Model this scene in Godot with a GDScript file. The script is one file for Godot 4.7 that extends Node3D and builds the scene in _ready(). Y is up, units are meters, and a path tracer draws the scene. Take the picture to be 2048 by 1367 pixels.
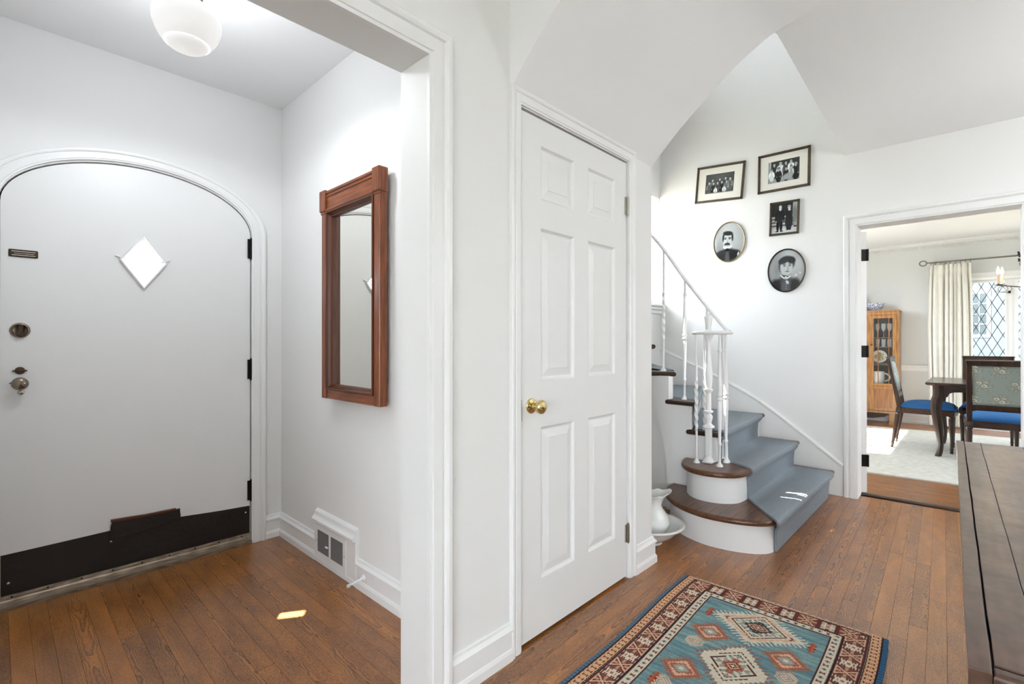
extends Node3D

const H := 2.565          # ceiling height
const EYE := 1.155
const ZW := -1.242        # hall face of the wall with the vestibule opening and the closet door
const XS := 4.40          # hall face of the wall with the pictures and the dining room doorway
const RISE := 0.191
const PLAN := Transform3D(Vector3(1, 0, 0), Vector3(0, 0, 1), Vector3(0, 1, 0), Vector3.ZERO)    # (x, z) outline, extruded up
const SIDE := Transform3D(Vector3(0, 0, 1), Vector3(0, 1, 0), Vector3(1, 0, 0), Vector3.ZERO)    # (z, y) outline, extruded along x
const CASING := [[0.0, 0.0], [0.0, 0.013], [0.010, 0.015], [0.012, 0.019], [0.046, 0.020], [0.049, 0.016], [0.056, 0.016], [0.060, 0.023], [0.068, 0.027], [0.080, 0.027], [0.086, 0.022], [0.086, 0.0]]
const SKIRT := [[0.0, 0.0], [0.0, 0.021], [0.030, 0.021], [0.040, 0.017], [0.044, 0.014], [0.100, 0.014], [0.103, 0.020], [0.112, 0.020], [0.120, 0.013], [0.124, 0.010], [0.133, 0.008], [0.137, 0.004], [0.137, 0.0]]

var M := {}
var rng := RandomNumberGenerator.new()


# ---------------------------------------------------------------- mesh builder
class MB:
	var p := PackedVector3Array()
	var n := PackedVector3Array()
	var t := PackedVector2Array()

	func tri(a: Vector3, b: Vector3, c: Vector3, na: Vector3, nb: Vector3, nc: Vector3, ta := Vector2.ZERO, tb := Vector2.ZERO, tc := Vector2.ZERO) -> void:
		if (b - a).cross(c - a).dot(na + nb + nc) > 0.0:
			p.append_array([a, c, b])
			n.append_array([na, nc, nb])
			t.append_array([ta, tc, tb])
		else:
			p.append_array([a, b, c])
			n.append_array([na, nb, nc])
			t.append_array([ta, tb, tc])

	func quad(a: Vector3, b: Vector3, c: Vector3, d: Vector3, out: Vector3, uv := [Vector2.ZERO, Vector2.ZERO, Vector2.ZERO, Vector2.ZERO]) -> void:
		var m := (c - a).cross(d - b).normalized()
		if m.dot(out) < 0.0:
			m = -m
		tri(a, b, c, m, m, m, uv[0], uv[1], uv[2])
		tri(a, c, d, m, m, m, uv[0], uv[2], uv[3])

	func squad(a: Vector3, b: Vector3, c: Vector3, d: Vector3, na: Vector3, nb: Vector3, nc: Vector3, nd: Vector3) -> void:
		tri(a, b, c, na, nb, nc)
		tri(a, c, d, na, nc, nd)

	func box(lo: Vector3, hi: Vector3, bev := 0.0, xf := Transform3D()) -> void:
		var c := (lo + hi) / 2.0
		var h := (hi - lo) / 2.0
		var b := minf(bev, minf(h.x, minf(h.y, h.z)) * 0.9)
		var pt := func(k: int, s: Vector3) -> Vector3:
			var v := Vector3(s.x * (h.x - b), s.y * (h.y - b), s.z * (h.z - b))
			v[k] = s[k] * h[k]
			return xf * (c + v)
		for k in 3:
			var i := (k + 1) % 3
			var j := (k + 2) % 3
			for s in [-1.0, 1.0]:
				var q := []
				for w in [[-1.0, -1.0], [1.0, -1.0], [1.0, 1.0], [-1.0, 1.0]]:
					var sg := Vector3.ZERO
					sg[k] = s
					sg[i] = w[0]
					sg[j] = w[1]
					q.append(pt.call(k, sg))
				var o := Vector3.ZERO
				o[k] = s
				var size := Vector2(2.0 * h[i], 2.0 * h[j])
				quad(q[0], q[1], q[2], q[3], xf.basis * o, [Vector2.ZERO, Vector2(size.x, 0), size, Vector2(0, size.y)])
			if b <= 0.0:
				continue
			for s1 in [-1.0, 1.0]:
				for s2 in [-1.0, 1.0]:
					var e := Vector3.ZERO
					e[i] = s1
					e[j] = s2
					var e0 := e
					var e1 := e
					e0[k] = -1.0
					e1[k] = 1.0
					quad(pt.call(i, e0), pt.call(i, e1), pt.call(j, e1), pt.call(j, e0), xf.basis * e)
		if b > 0.0:
			for sx in [-1.0, 1.0]:
				for sy in [-1.0, 1.0]:
					for sz in [-1.0, 1.0]:
						var s := Vector3(sx, sy, sz)
						var m := (xf.basis * s).normalized()
						tri(pt.call(0, s), pt.call(1, s), pt.call(2, s), m, m, m)

	static func ccw(poly: Array) -> Array:
		var a := 0.0
		for i in poly.size():
			var q: Vector2 = poly[(i + 1) % poly.size()]
			a += poly[i].cross(q)
		if a < 0.0:
			poly = poly.duplicate()
			poly.reverse()
		return poly

	static func inset(poly: Array, d: float) -> Array:      # poly runs counter-clockwise
		var out := []
		var k := poly.size()
		for i in k:
			var e0: Vector2 = (poly[i] - poly[(i + k - 1) % k]).normalized()
			var e1: Vector2 = (poly[(i + 1) % k] - poly[i]).normalized()
			var n0 := Vector2(-e0.y, e0.x)
			var n1 := Vector2(-e1.y, e1.x)
			var m := (n0 + n1).normalized()
			out.append(poly[i] + m * d / maxf(m.dot(n0), 0.35))
		return out

	# layers: [[inset, z], ...] from one cap to the other
	func layers(poly: Array, lay: Array, xf := Transform3D(), smooth := false) -> void:
		poly = ccw(poly)
		var k := poly.size()
		var loops := []
		for l in lay:
			loops.append(inset(poly, l[0]) if l[0] != 0.0 else poly)
		for side in [0, lay.size() - 1]:
			var o := xf.basis * Vector3(0, 0, -1.0 if side == 0 else 1.0)
			if lay[side][1] < lay[lay.size() - 1 - side][1]:
				o = xf.basis * Vector3(0, 0, -1)
			else:
				o = xf.basis * Vector3(0, 0, 1)
			o = o.normalized()
			var ids := Geometry2D.triangulate_polygon(PackedVector2Array(loops[side]))
			for i in range(0, ids.size(), 3):
				var a: Vector2 = loops[side][ids[i]]
				var b: Vector2 = loops[side][ids[i + 1]]
				var c: Vector2 = loops[side][ids[i + 2]]
				var z: float = lay[side][1]
				tri(xf * Vector3(a.x, a.y, z), xf * Vector3(b.x, b.y, z), xf * Vector3(c.x, c.y, z), o, o, o, a, b, c)
		var en := []
		for i in k:
			var e: Vector2 = (poly[(i + 1) % k] - poly[i]).normalized()
			en.append(Vector2(e.y, -e.x))
		for l in lay.size() - 1:
			var dz: float = lay[l + 1][1] - lay[l][1]
			var di: float = lay[l + 1][0] - lay[l][0]
			var run := sqrt(dz * dz + di * di)
			if run < 1e-7:
				continue
			var across := absf(dz) / run
			var up := di / run * signf(dz) if dz != 0.0 else signf(di)
			for i in k:
				var j := (i + 1) % k
				var ni: Vector2 = en[i]
				var nj: Vector2 = en[i]
				if smooth:
					var before: Vector2 = en[(i + k - 1) % k]
					var after: Vector2 = en[j]
					if before.dot(en[i]) > 0.8:
						ni = (before + en[i]).normalized()
					if after.dot(en[i]) > 0.8:
						nj = (after + en[i]).normalized()
				var a3 := xf.basis * Vector3(ni.x * across, ni.y * across, up)
				var b3 := xf.basis * Vector3(nj.x * across, nj.y * across, up)
				var v := []
				for w in [[l, i], [l, j], [l + 1, j], [l + 1, i]]:
					var q: Vector2 = loops[w[0]][w[1]]
					v.append(xf * Vector3(q.x, q.y, lay[w[0]][1]))
				squad(v[0], v[1], v[2], v[3], a3, b3, b3, a3)

	func prism(poly: Array, z0: float, z1: float, xf := Transform3D(), bev := 0.0, smooth := false) -> void:
		if bev > 0.0:
			layers(poly, [[0.0, z0], [0.0, z1 - bev * signf(z1 - z0)], [bev, z1]], xf, smooth)
		else:
			layers(poly, [[0.0, z0], [0.0, z1]], xf, smooth)

	# a slab whose rim is rounded, top at z1
	func slab(poly: Array, z0: float, z1: float, r: float, xf := Transform3D(), steps := 4) -> void:
		var lay := []
		for i in steps + 1:
			var a := PI / 2 * (1.0 - float(i) / steps)
			lay.append([r * (1.0 - cos(a)), z0 + r * (1.0 - sin(a))])
		for i in steps + 1:
			var a := PI / 2 * float(i) / steps
			lay.append([r * (1.0 - cos(a)), z1 - r * (1.0 - sin(a))])
		layers(poly, lay, xf, true)

	func lathe(prof: Array, segs := 24, xf := Transform3D(), ribs := 0, rib := 0.0) -> void:
		var k := prof.size()
		var sn := []
		for i in k - 1:
			var d := Vector2(prof[i + 1][0] - prof[i][0], prof[i + 1][1] - prof[i][1])
			sn.append(Vector2(d.y, -d.x).normalized())
		var sgn := 1.0
		var tot := 0.0
		for i in k - 1:
			tot += sn[i].x
		if tot < 0.0:
			sgn = -1.0
		for i in k - 1:
			var na: Vector2 = sn[i]
			var nb: Vector2 = sn[i]
			if i > 0 and sn[i - 1].dot(sn[i]) > 0.55:
				na = (sn[i - 1] + sn[i]).normalized()
			if i < k - 2 and sn[i + 1].dot(sn[i]) > 0.55:
				nb = (sn[i + 1] + sn[i]).normalized()
			na *= sgn
			nb *= sgn
			for s in segs:
				var a0 := TAU * s / segs
				var a1 := TAU * (s + 1) / segs
				var r0 := 1.0 + (rib * cos(ribs * a0) if ribs else 0.0)
				var r1 := 1.0 + (rib * cos(ribs * a1) if ribs else 0.0)
				var d0 := Vector3(cos(a0), 0, sin(a0))
				var d1 := Vector3(cos(a1), 0, sin(a1))
				squad(xf * (d0 * prof[i][0] * r0 + Vector3(0, prof[i][1], 0)), xf * (d1 * prof[i][0] * r1 + Vector3(0, prof[i][1], 0)), xf * (d1 * prof[i + 1][0] * r1 + Vector3(0, prof[i + 1][1], 0)), xf * (d0 * prof[i + 1][0] * r0 + Vector3(0, prof[i + 1][1], 0)),
					xf.basis * (d0 * na.x + Vector3(0, na.y, 0)), xf.basis * (d1 * na.x + Vector3(0, na.y, 0)), xf.basis * (d1 * nb.x + Vector3(0, nb.y, 0)), xf.basis * (d0 * nb.x + Vector3(0, nb.y, 0)))

	func tube(pts: Array, rad, segs := 8, caps := true) -> void:
		var k := pts.size()
		var rings := []
		var norms := []
		var x := Vector3.ZERO
		for i in k:
			var d: Vector3 = (pts[mini(i + 1, k - 1)] - pts[maxi(i - 1, 0)]).normalized()
			if i == 0:
				x = d.cross(Vector3.UP if absf(d.y) < 0.9 else Vector3.RIGHT).normalized()
			x = (x - d * x.dot(d)).normalized()
			var y := d.cross(x)
			var r: float = rad[i] if rad is Array else rad
			var ring := []
			var nn := []
			for s in segs:
				var a := TAU * s / segs
				var o := x * cos(a) + y * sin(a)
				ring.append(pts[i] + o * r)
				nn.append(o)
			rings.append(ring)
			norms.append(nn)
		for i in k - 1:
			for s in segs:
				var u := (s + 1) % segs
				squad(rings[i][s], rings[i][u], rings[i + 1][u], rings[i + 1][s], norms[i][s], norms[i][u], norms[i + 1][u], norms[i + 1][s])
		if caps:
			for e in [0, k - 1]:
				var o: Vector3 = (pts[e] - pts[1 if e == 0 else k - 2]).normalized()
				for s in range(1, segs - 1):
					tri(rings[e][0], rings[e][s], rings[e][s + 1], o, o, o)

	# closed profile [[a, b], ...] carried along frames [origin, ex, ey]: point = origin + ex * a + ey * b
	func sweep(prof: Array, fr: Array, smooth := false, caps := true, closed := false, scale := 1.0) -> void:
		var k := prof.size()
		var area := 0.0
		for i in k:
			var j := (i + 1) % k
			area += prof[i][0] * prof[j][1] - prof[j][0] * prof[i][1]
		var sg := 1.0 if area > 0.0 else -1.0
		var m := fr.size()
		for f in (m if closed else m - 1):
			var A: Array = fr[f]
			var B: Array = fr[(f + 1) % m]
			for i in k:
				var j := (i + 1) % k
				var dx: float = prof[j][0] - prof[i][0]
				var dy: float = prof[j][1] - prof[i][1]
				var e := Vector2(dy, -dx).normalized() * sg
				var a: Vector3 = A[0] + (A[1] * prof[i][0] + A[2] * prof[i][1]) * scale
				var b: Vector3 = A[0] + (A[1] * prof[j][0] + A[2] * prof[j][1]) * scale
				var c: Vector3 = B[0] + (B[1] * prof[j][0] + B[2] * prof[j][1]) * scale
				var d: Vector3 = B[0] + (B[1] * prof[i][0] + B[2] * prof[i][1]) * scale
				var na: Vector3 = (A[1] * e.x + A[2] * e.y).normalized()
				var nb: Vector3 = (B[1] * e.x + B[2] * e.y).normalized()
				if smooth:
					squad(a, b, c, d, na, na, nb, nb)
				else:
					quad(a, b, c, d, na + nb)
		if caps and not closed:
			var pl := PackedVector2Array()
			for q in prof:
				pl.append(Vector2(q[0], q[1]))
			var ids := Geometry2D.triangulate_polygon(pl)
			for f in [0, m - 1]:
				var o: Vector3 = (fr[f][0] - fr[1 if f == 0 else m - 2][0]).normalized()
				for i in range(0, ids.size(), 3):
					var v := []
					for w in 3:
						var q = prof[ids[i + w]]
						v.append(fr[f][0] + (fr[f][1] * q[0] + fr[f][2] * q[1]) * scale)
					tri(v[0], v[1], v[2], o, o, o)

	# smooth sheet f(u, v), u and v from 0 to 1; out: the side that faces away
	func surf(nu: int, nv: int, f: Callable, out := Vector3.ZERO, flip := false) -> void:
		var g := []
		var gn := []
		for i in nu + 1:
			for j in nv + 1:
				var u := float(i) / nu
				var v := float(j) / nv
				g.append(f.call(u, v))
				var e := 0.0005
				var du: Vector3 = f.call(minf(u + e, 1.0), v) - f.call(maxf(u - e, 0.0), v)
				var dv: Vector3 = f.call(u, minf(v + e, 1.0)) - f.call(u, maxf(v - e, 0.0))
				var m := du.cross(dv)
				if m.length() < 1e-14:
					m = out if out != Vector3.ZERO else Vector3.UP
				m = m.normalized()
				if out != Vector3.ZERO and m.dot(out) < 0.0:
					m = -m
				gn.append(-m if flip else m)
		for i in nu:
			for j in nv:
				var a := i * (nv + 1) + j
				var b := a + nv + 1
				var q := [Vector2(float(i) / nu, float(j) / nv), Vector2(float(i + 1) / nu, float(j) / nv), Vector2(float(i + 1) / nu, float(j + 1) / nv), Vector2(float(i) / nu, float(j + 1) / nv)]
				tri(g[a], g[b], g[b + 1], gn[a], gn[b], gn[b + 1], q[0], q[1], q[2])
				tri(g[a], g[b + 1], g[a + 1], gn[a], gn[b + 1], gn[a + 1], q[0], q[2], q[3])

	func mesh(shift := Vector3.ZERO) -> ArrayMesh:
		var a := []
		a.resize(Mesh.ARRAY_MAX)
		if shift != Vector3.ZERO:
			for i in p.size():
				p[i] -= shift
		a[Mesh.ARRAY_VERTEX] = p
		a[Mesh.ARRAY_NORMAL] = n
		a[Mesh.ARRAY_TEX_UV] = t
		var am := ArrayMesh.new()
		am.add_surface_from_arrays(Mesh.PRIMITIVE_TRIANGLES, a)
		return am


# ---------------------------------------------------------------- nodes
func meta(o: Node, label := "", category := "", group := "", kind := "") -> Node:
	if label: o.set_meta("label", label)
	if category: o.set_meta("category", category)
	if group: o.set_meta("group", group)
	if kind: o.set_meta("kind", kind)
	return o

func thing(called: String, label: String, category: String, at := Vector3.ZERO, turn := 0.0, group := "") -> Node3D:
	var o := Node3D.new()
	o.name = called
	o.position = at
	o.rotation.y = turn
	add_child(o, true)
	meta(o, label, category, group)
	return o

# geometry given in the room's axes unless local
func part(called: String, mb: MB, m: Material, parent: Node3D, local := false) -> MeshInstance3D:
	var o := MeshInstance3D.new()
	o.name = called
	var shift := Vector3.ZERO if local else parent.global_position
	o.mesh = mb.mesh(shift)
	o.material_override = m
	o.cast_shadow = GeometryInstance3D.SHADOW_CASTING_SETTING_ON
	parent.add_child(o, true)
	return o

func struct(called: String, mb: MB, m: Material, label: String, category: String) -> MeshInstance3D:
	var o := part(called, mb, m, self, true)
	meta(o, label, category, "", "structure")
	return o

func solo(called: String, mb: MB, m: Material, label: String, category: String, group := "") -> MeshInstance3D:
	var o := part(called, mb, m, self, true)
	meta(o, label, category, group)
	return o

func copy_of(o: Node3D, label: String) -> Node3D:
	var c: Node3D = o.duplicate()
	c.name = str(o.name)
	add_child(c, true)
	c.set_meta("label", label)
	return c

func V(x: float, y: float, z: float) -> Vector3:
	return Vector3(x, y, z)

func rect(x0: float, y0: float, x1: float, y1: float) -> Array:
	return [Vector2(x0, y0), Vector2(x1, y0), Vector2(x1, y1), Vector2(x0, y1)]

func spline(pts: Array, per := 6) -> Array:
	var out := []
	for i in pts.size() - 1:
		var a = pts[maxi(i - 1, 0)]
		var b = pts[i]
		var c = pts[i + 1]
		var d = pts[mini(i + 2, pts.size() - 1)]
		for k in per:
			out.append(b.cubic_interpolate(c, a, d, float(k) / per))
	out.append(pts[-1])
	return out


# ---------------------------------------------------------------- materials
func mat(c: Color, rough := 0.5, metal := 0.0, spec := 0.5) -> StandardMaterial3D:
	var m := StandardMaterial3D.new()
	m.albedo_color = c
	m.roughness = rough
	m.metallic = metal
	m.metallic_specular = spec
	return m

func noise_tex(freq: float, size := 256, lo := Color.BLACK, hi := Color.WHITE, octaves := 4, kind := FastNoiseLite.TYPE_SIMPLEX_SMOOTH, s := 1) -> NoiseTexture2D:
	var f := FastNoiseLite.new()
	f.seed = s
	f.noise_type = kind
	f.frequency = freq
	f.fractal_octaves = octaves
	var t := NoiseTexture2D.new()
	t.width = size
	t.height = size
	t.seamless = true
	t.noise = f
	var g := Gradient.new()
	g.set_color(0, lo)
	g.set_color(1, hi)
	t.color_ramp = g
	return t

func tri_mat(tex: Texture2D, scale: Vector3, rough: float, tint := Color.WHITE) -> StandardMaterial3D:
	var m := mat(tint, rough)
	m.albedo_texture = tex
	m.uv1_triplanar = true
	m.uv1_scale = scale
	return m

func bump(m: StandardMaterial3D, tex: Texture2D, cm: float) -> StandardMaterial3D:
	m.heightmap_enabled = true
	m.heightmap_texture = tex
	m.heightmap_scale = cm
	return m

func wood(lo: Color, hi: Color, along: int, rough := 0.4, fine := 16.0, s := 1) -> StandardMaterial3D:
	var sc := Vector3(fine, fine, fine)
	sc[along] = fine * 0.09
	return tri_mat(noise_tex(0.02, 256, lo, hi, 5, FastNoiseLite.TYPE_SIMPLEX_SMOOTH, s), sc, rough)

# oak strips: 16 strips of grain above each other, 1.6 m long
func oak_image(dark: Color, light: Color, s: int) -> ImageTexture:
	var W := 1024
	var R := 48
	var K := 16
	var f := FastNoiseLite.new()
	f.seed = s
	f.frequency = 1.0
	f.fractal_octaves = 3
	var fine := FastNoiseLite.new()
	fine.seed = s + 5
	fine.frequency = 1.0
	fine.fractal_octaves = 2
	var bytes := PackedByteArray()
	bytes.resize(W * R * K * 3)
	var r := RandomNumberGenerator.new()
	r.seed = s
	var at := 0
	for k in K:
		var centre := r.randf_range(-0.6, 1.6)
		var arch := r.randf_range(0.5, 1.0) * (1.0 if r.randf() < 0.5 else -1.0)
		var many := r.randf_range(8.0, 15.0)
		var tone := r.randf_range(0.92, 1.05)
		var figure := r.randf_range(0.65, 1.0) if r.randf() < 0.6 else 0.3
		for j in R:
			var v := float(j) / R
			var dv := v - centre
			for i in W:
				var u := float(i) / W
				var w := f.get_noise_2d(u * 4.0 + k * 31.0, v * 0.7 + k * 17.0)
				var ph := many * (dv * dv * 1.5 + arch * u * 0.55 + w * 0.16 + fine.get_noise_2d(u * 26.0 + 50.0, v * 2.0 + k * 9.0) * 0.022)
				var ring := ph - floorf(ph)
				ring = ring * ring * ring
				var pore := fine.get_noise_2d(u * 60.0, float(j) * 0.55 + k * 100.0)
				var q := clampf(0.80 - 0.78 * ring * figure - 0.30 * pore + 0.22 * w, 0.0, 1.0)
				var c := dark.lerp(light, q)
				bytes[at] = int(clampf(c.r * tone, 0, 1) * 255.0)
				bytes[at + 1] = int(clampf(c.g * tone, 0, 1) * 255.0)
				bytes[at + 2] = int(clampf(c.b * tone, 0, 1) * 255.0)
				at += 3
	return ImageTexture.create_from_image(Image.create_from_data(W, R * K, false, Image.FORMAT_RGB8, bytes))

func carpet_height() -> ImageTexture:
	var f := FastNoiseLite.new()
	f.seed = 9
	f.frequency = 0.22
	var im := Image.create(256, 256, false, Image.FORMAT_RGB8)
	for y in 256:
		for x in 256:
			var row := absf(sin(PI * y / 16.0))
			var loop := 0.5 + 0.5 * sin(TAU * x / 8.0 + (PI if int(y / 16.0) % 2 else 0.0))
			var v := clampf(0.55 * row + 0.25 * loop + 0.35 * f.get_noise_2d(x, y) + 0.1, 0, 1)
			im.set_pixel(x, y, Color(v, v, v))
	return ImageTexture.create_from_image(im)

func carpet_colour() -> ImageTexture:
	var f := FastNoiseLite.new()
	f.seed = 19
	f.frequency = 0.3
	var im := Image.create(256, 256, false, Image.FORMAT_RGB8)
	for y in 256:
		for x in 256:
			var v := clampf(0.5 + 0.75 * f.get_noise_2d(x, y) + 0.12 * (absf(sin(PI * y / 16.0)) - 0.5), 0, 1)
			im.set_pixel(x, y, Color(0.36, 0.40, 0.44).lerp(Color(0.78, 0.805, 0.82), v))
	return ImageTexture.create_from_image(im)

# soft ellipse in 0..1 picture coordinates
func dab(im: Image, cx: float, cy: float, rx: float, ry: float, c: Color, soft := 0.15, turn := 0.0) -> void:
	var w := im.get_width()
	var h := im.get_height()
	var R := maxf(rx * w, ry * h) * (1.0 + soft)
	var co := cos(turn)
	var si := sin(turn)
	for y in range(maxi(0, int(cy * h - R) - 1), mini(h, int(cy * h + R) + 2)):
		for x in range(maxi(0, int(cx * w - R) - 1), mini(w, int(cx * w + R) + 2)):
			var dx := x - cx * w
			var dy := y - cy * h
			var a := (dx * co + dy * si) / (rx * w)
			var b := (-dx * si + dy * co) / (ry * h)
			var d := sqrt(a * a + b * b)
			var k := clampf((1.0 + soft - d) / (2.0 * soft), 0.0, 1.0) * c.a
			if k > 0.0:
				im.set_pixel(x, y, im.get_pixel(x, y).lerp(Color(c.r, c.g, c.b), k))

func blank(w: int, h: int, top: Color, bottom: Color) -> Image:
	var im := Image.create(w, h, false, Image.FORMAT_RGB8)
	for y in h:
		im.fill_rect(Rect2i(0, y, w, 1), top.lerp(bottom, float(y) / h))
	return im

func g(v: float, a := 1.0) -> Color:
	return Color(v * 0.98, v, v * 1.0, a)

func print_mat(im: Image, rough := 0.25) -> StandardMaterial3D:
	var m := mat(Color.WHITE, rough)
	m.albedo_texture = ImageTexture.create_from_image(im)
	m.texture_repeat = false
	return m

func portrait_man() -> Image:
	var im := blank(176, 224, g(0.72), g(0.56))
	dab(im, 0.5, 0.35, 0.42, 0.40, g(0.78, 0.8), 0.6)
	dab(im, 0.24, 0.66, 0.18, 0.30, g(0.42, 0.5), 0.8)
	dab(im, 0.5, 1.0, 0.44, 0.34, g(0.16), 0.08)
	dab(im, 0.27, 0.86, 0.18, 0.16, g(0.17), 0.15)
	dab(im, 0.73, 0.86, 0.18, 0.16, g(0.15), 0.15)
	dab(im, 0.47, 0.98, 0.07, 0.3, g(0.34), 0.3)
	dab(im, 0.47, 0.58, 0.10, 0.12, g(0.70), 0.2)
	dab(im, 0.43, 0.645, 0.10, 0.035, g(0.88), 0.25, 0.5)
	dab(im, 0.53, 0.63, 0.10, 0.030, g(0.88), 0.25, -0.55)
	dab(im, 0.47, 0.69, 0.07, 0.035, g(0.10), 0.2)
	dab(im, 0.47, 0.42, 0.155, 0.17, g(0.2), 0.12)
	dab(im, 0.635, 0.45, 0.03, 0.05, g(0.66), 0.2)
	dab(im, 0.47, 0.46, 0.145, 0.185, g(0.78), 0.12)
	dab(im, 0.46, 0.285, 0.150, 0.055, g(0.18), 0.18, 0.1)
	dab(im, 0.325, 0.39, 0.028, 0.09, g(0.18), 0.3)
	dab(im, 0.61, 0.39, 0.025, 0.085, g(0.18), 0.3)
	for s in [-1, 1]:
		dab(im, 0.46 + s * 0.066, 0.425, 0.030, 0.013, g(0.2), 0.5)
		dab(im, 0.46 + s * 0.068, 0.395, 0.044, 0.011, g(0.24), 0.5, s * 0.12)
	dab(im, 0.465, 0.49, 0.02, 0.05, g(0.64), 0.6)
	dab(im, 0.46, 0.545, 0.075, 0.026, g(0.17), 0.35)
	dab(im, 0.40, 0.562, 0.03, 0.018, g(0.19), 0.4, -0.7)
	dab(im, 0.52, 0.562, 0.03, 0.018, g(0.19), 0.4, 0.7)
	dab(im, 0.46, 0.585, 0.04, 0.01, g(0.5), 0.5)
	dab(im, 0.80, 0.80, 0.022, 0.05, g(0.86), 0.3, 0.3)
	return im

func portrait_woman() -> Image:
	var im := blank(176, 224, g(0.70), g(0.62))
	dab(im, 0.55, 0.32, 0.42, 0.36, g(0.77, 0.7), 0.6)
	dab(im, 0.28, 0.45, 0.16, 0.30, g(0.42, 0.6), 0.8)
	dab(im, 0.48, 1.02, 0.42, 0.36, g(0.20), 0.1)
	dab(im, 0.52, 0.98, 0.20, 0.34, g(0.36), 0.35)
	dab(im, 0.22, 0.90, 0.15, 0.20, g(0.16), 0.25)
	dab(im, 0.75, 0.88, 0.13, 0.19, g(0.19), 0.25)
	dab(im, 0.52, 0.34, 0.20, 0.17, g(0.20), 0.15)
	dab(im, 0.37, 0.40, 0.06, 0.12, g(0.24), 0.3)
	dab(im, 0.50, 0.57, 0.10, 0.12, g(0.66), 0.2)
	dab(im, 0.51, 0.42, 0.165, 0.20, g(0.76), 0.12)
	dab(im, 0.43, 0.27, 0.14, 0.075, g(0.22), 0.2, -0.45)
	dab(im, 0.63, 0.27, 0.11, 0.075, g(0.20), 0.2, 0.5)
	for s in [-1, 1]:
		dab(im, 0.53 + s * 0.07, 0.395, 0.030, 0.013, g(0.26), 0.5)
		dab(im, 0.53 + s * 0.072, 0.362, 0.045, 0.010, g(0.36), 0.5)
	dab(im, 0.55, 0.455, 0.02, 0.05, g(0.62), 0.6)
	dab(im, 0.535, 0.525, 0.05, 0.012, g(0.40), 0.5)
	dab(im, 0.47, 0.645, 0.12, 0.035, g(0.28), 0.25, 0.2)
	dab(im, 0.41, 0.645, 0.09, 0.016, g(0.9), 0.3, 0.75)
	dab(im, 0.57, 0.665, 0.08, 0.016, g(0.9), 0.3, -0.6)
	dab(im, 0.50, 0.66, 0.035, 0.028, g(0.85), 0.3)
	dab(im, 0.54, 0.77, 0.035, 0.045, g(0.82), 0.3, -0.5)
	for k in 3:
		dab(im, 0.51, 0.82 + 0.05 * k, 0.012, 0.01, g(0.7), 0.3)
	dab(im, 0.76, 0.62, 0.02, 0.03, g(0.9), 0.4, 0.4)
	dab(im, 0.86, 0.57, 0.015, 0.018, g(0.92), 0.4)
	return im

func figure(im: Image, x: float, y: float, h: float, dress: float, skin := 0.78, hair := 0.2) -> void:
	var asp := float(im.get_height()) / im.get_width()
	dab(im, x, y + h * 0.62, h * 0.20 * asp, h * 0.46, g(dress), 0.12)
	dab(im, x - h * 0.16 * asp, y + h * 0.50, h * 0.07 * asp, h * 0.25, g(minf(dress * 1.3 + 0.03, 1.0)), 0.2, 0.15)
	dab(im, x + h * 0.16 * asp, y + h * 0.50, h * 0.07 * asp, h * 0.25, g(minf(dress * 1.3 + 0.03, 1.0)), 0.2, -0.15)
	dab(im, x, y + h * 0.21, h * 0.04 * asp, h * 0.07, g(0.85), 0.4)
	dab(im, x, y + h * 0.05, h * 0.105 * asp, h * 0.12, g(hair), 0.2)
	dab(im, x, y + h * 0.105, h * 0.078 * asp, h * 0.095, g(skin), 0.2)
	dab(im, x, y + h * 0.085, h * 0.06 * asp, h * 0.012, g(0.35), 0.4)
	dab(im, x, y + h * 0.15, h * 0.03 * asp, h * 0.010, g(0.45), 0.4)
	for s in [-1, 1]:
		dab(im, x + s * h * 0.12 * asp, y + h * 0.66, h * 0.03 * asp, h * 0.04, g(skin * 0.9), 0.3)

func group_one() -> Image:
	var im := blank(224, 176, g(0.24), g(0.30))
	dab(im, 0.55, 0.2, 0.4, 0.25, g(0.46, 0.5), 0.8)
	for f in [[0.25, 0.26, 0.55, 0.36], [0.50, 0.24, 0.55, 0.28], [0.70, 0.22, 0.6, 0.22], [0.86, 0.26, 0.62, 0.38], [0.13, 0.38, 0.55, 0.34]]:
		figure(im, f[0], f[1], f[2], f[3])
	for f in [[0.28, 0.42, 0.55, 0.17], [0.43, 0.42, 0.52, 0.26], [0.58, 0.40, 0.52, 0.14], [0.74, 0.40, 0.52, 0.42]]:
		figure(im, f[0], f[1], f[2], f[3])
	figure(im, 0.37, 0.66, 0.36, 0.82)
	figure(im, 0.67, 0.64, 0.36, 0.80)
	im.fill_rect(Rect2i(0, 168, 224, 8), g(0.5))
	return im

func group_two() -> Image:
	var im := blank(224, 176, g(0.22), g(0.26))
	im.fill_rect(Rect2i(0, 0, 22, 150), g(0.75))
	im.fill_rect(Rect2i(8, 0, 5, 150), g(0.5))
	im.fill_rect(Rect2i(0, 140, 224, 36), g(0.62))
	for f in [[0.20, 0.10, 0.6, 0.20], [0.40, 0.06, 0.75, 0.88], [0.57, 0.10, 0.6, 0.24], [0.73, 0.06, 0.6, 0.78], [0.88, 0.20, 0.75, 0.16]]:
		figure(im, f[0], f[1], f[2], f[3])
	for f in [[0.34, 0.34, 0.60, 0.12], [0.58, 0.36, 0.58, 0.14], [0.74, 0.34, 0.46, 0.62]]:
		figure(im, f[0], f[1], f[2], f[3])
	dab(im, 0.62, 0.78, 0.16, 0.14, g(0.66), 0.25, -0.35)
	figure(im, 0.12, 0.34, 0.52, 0.9)
	return im

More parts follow.
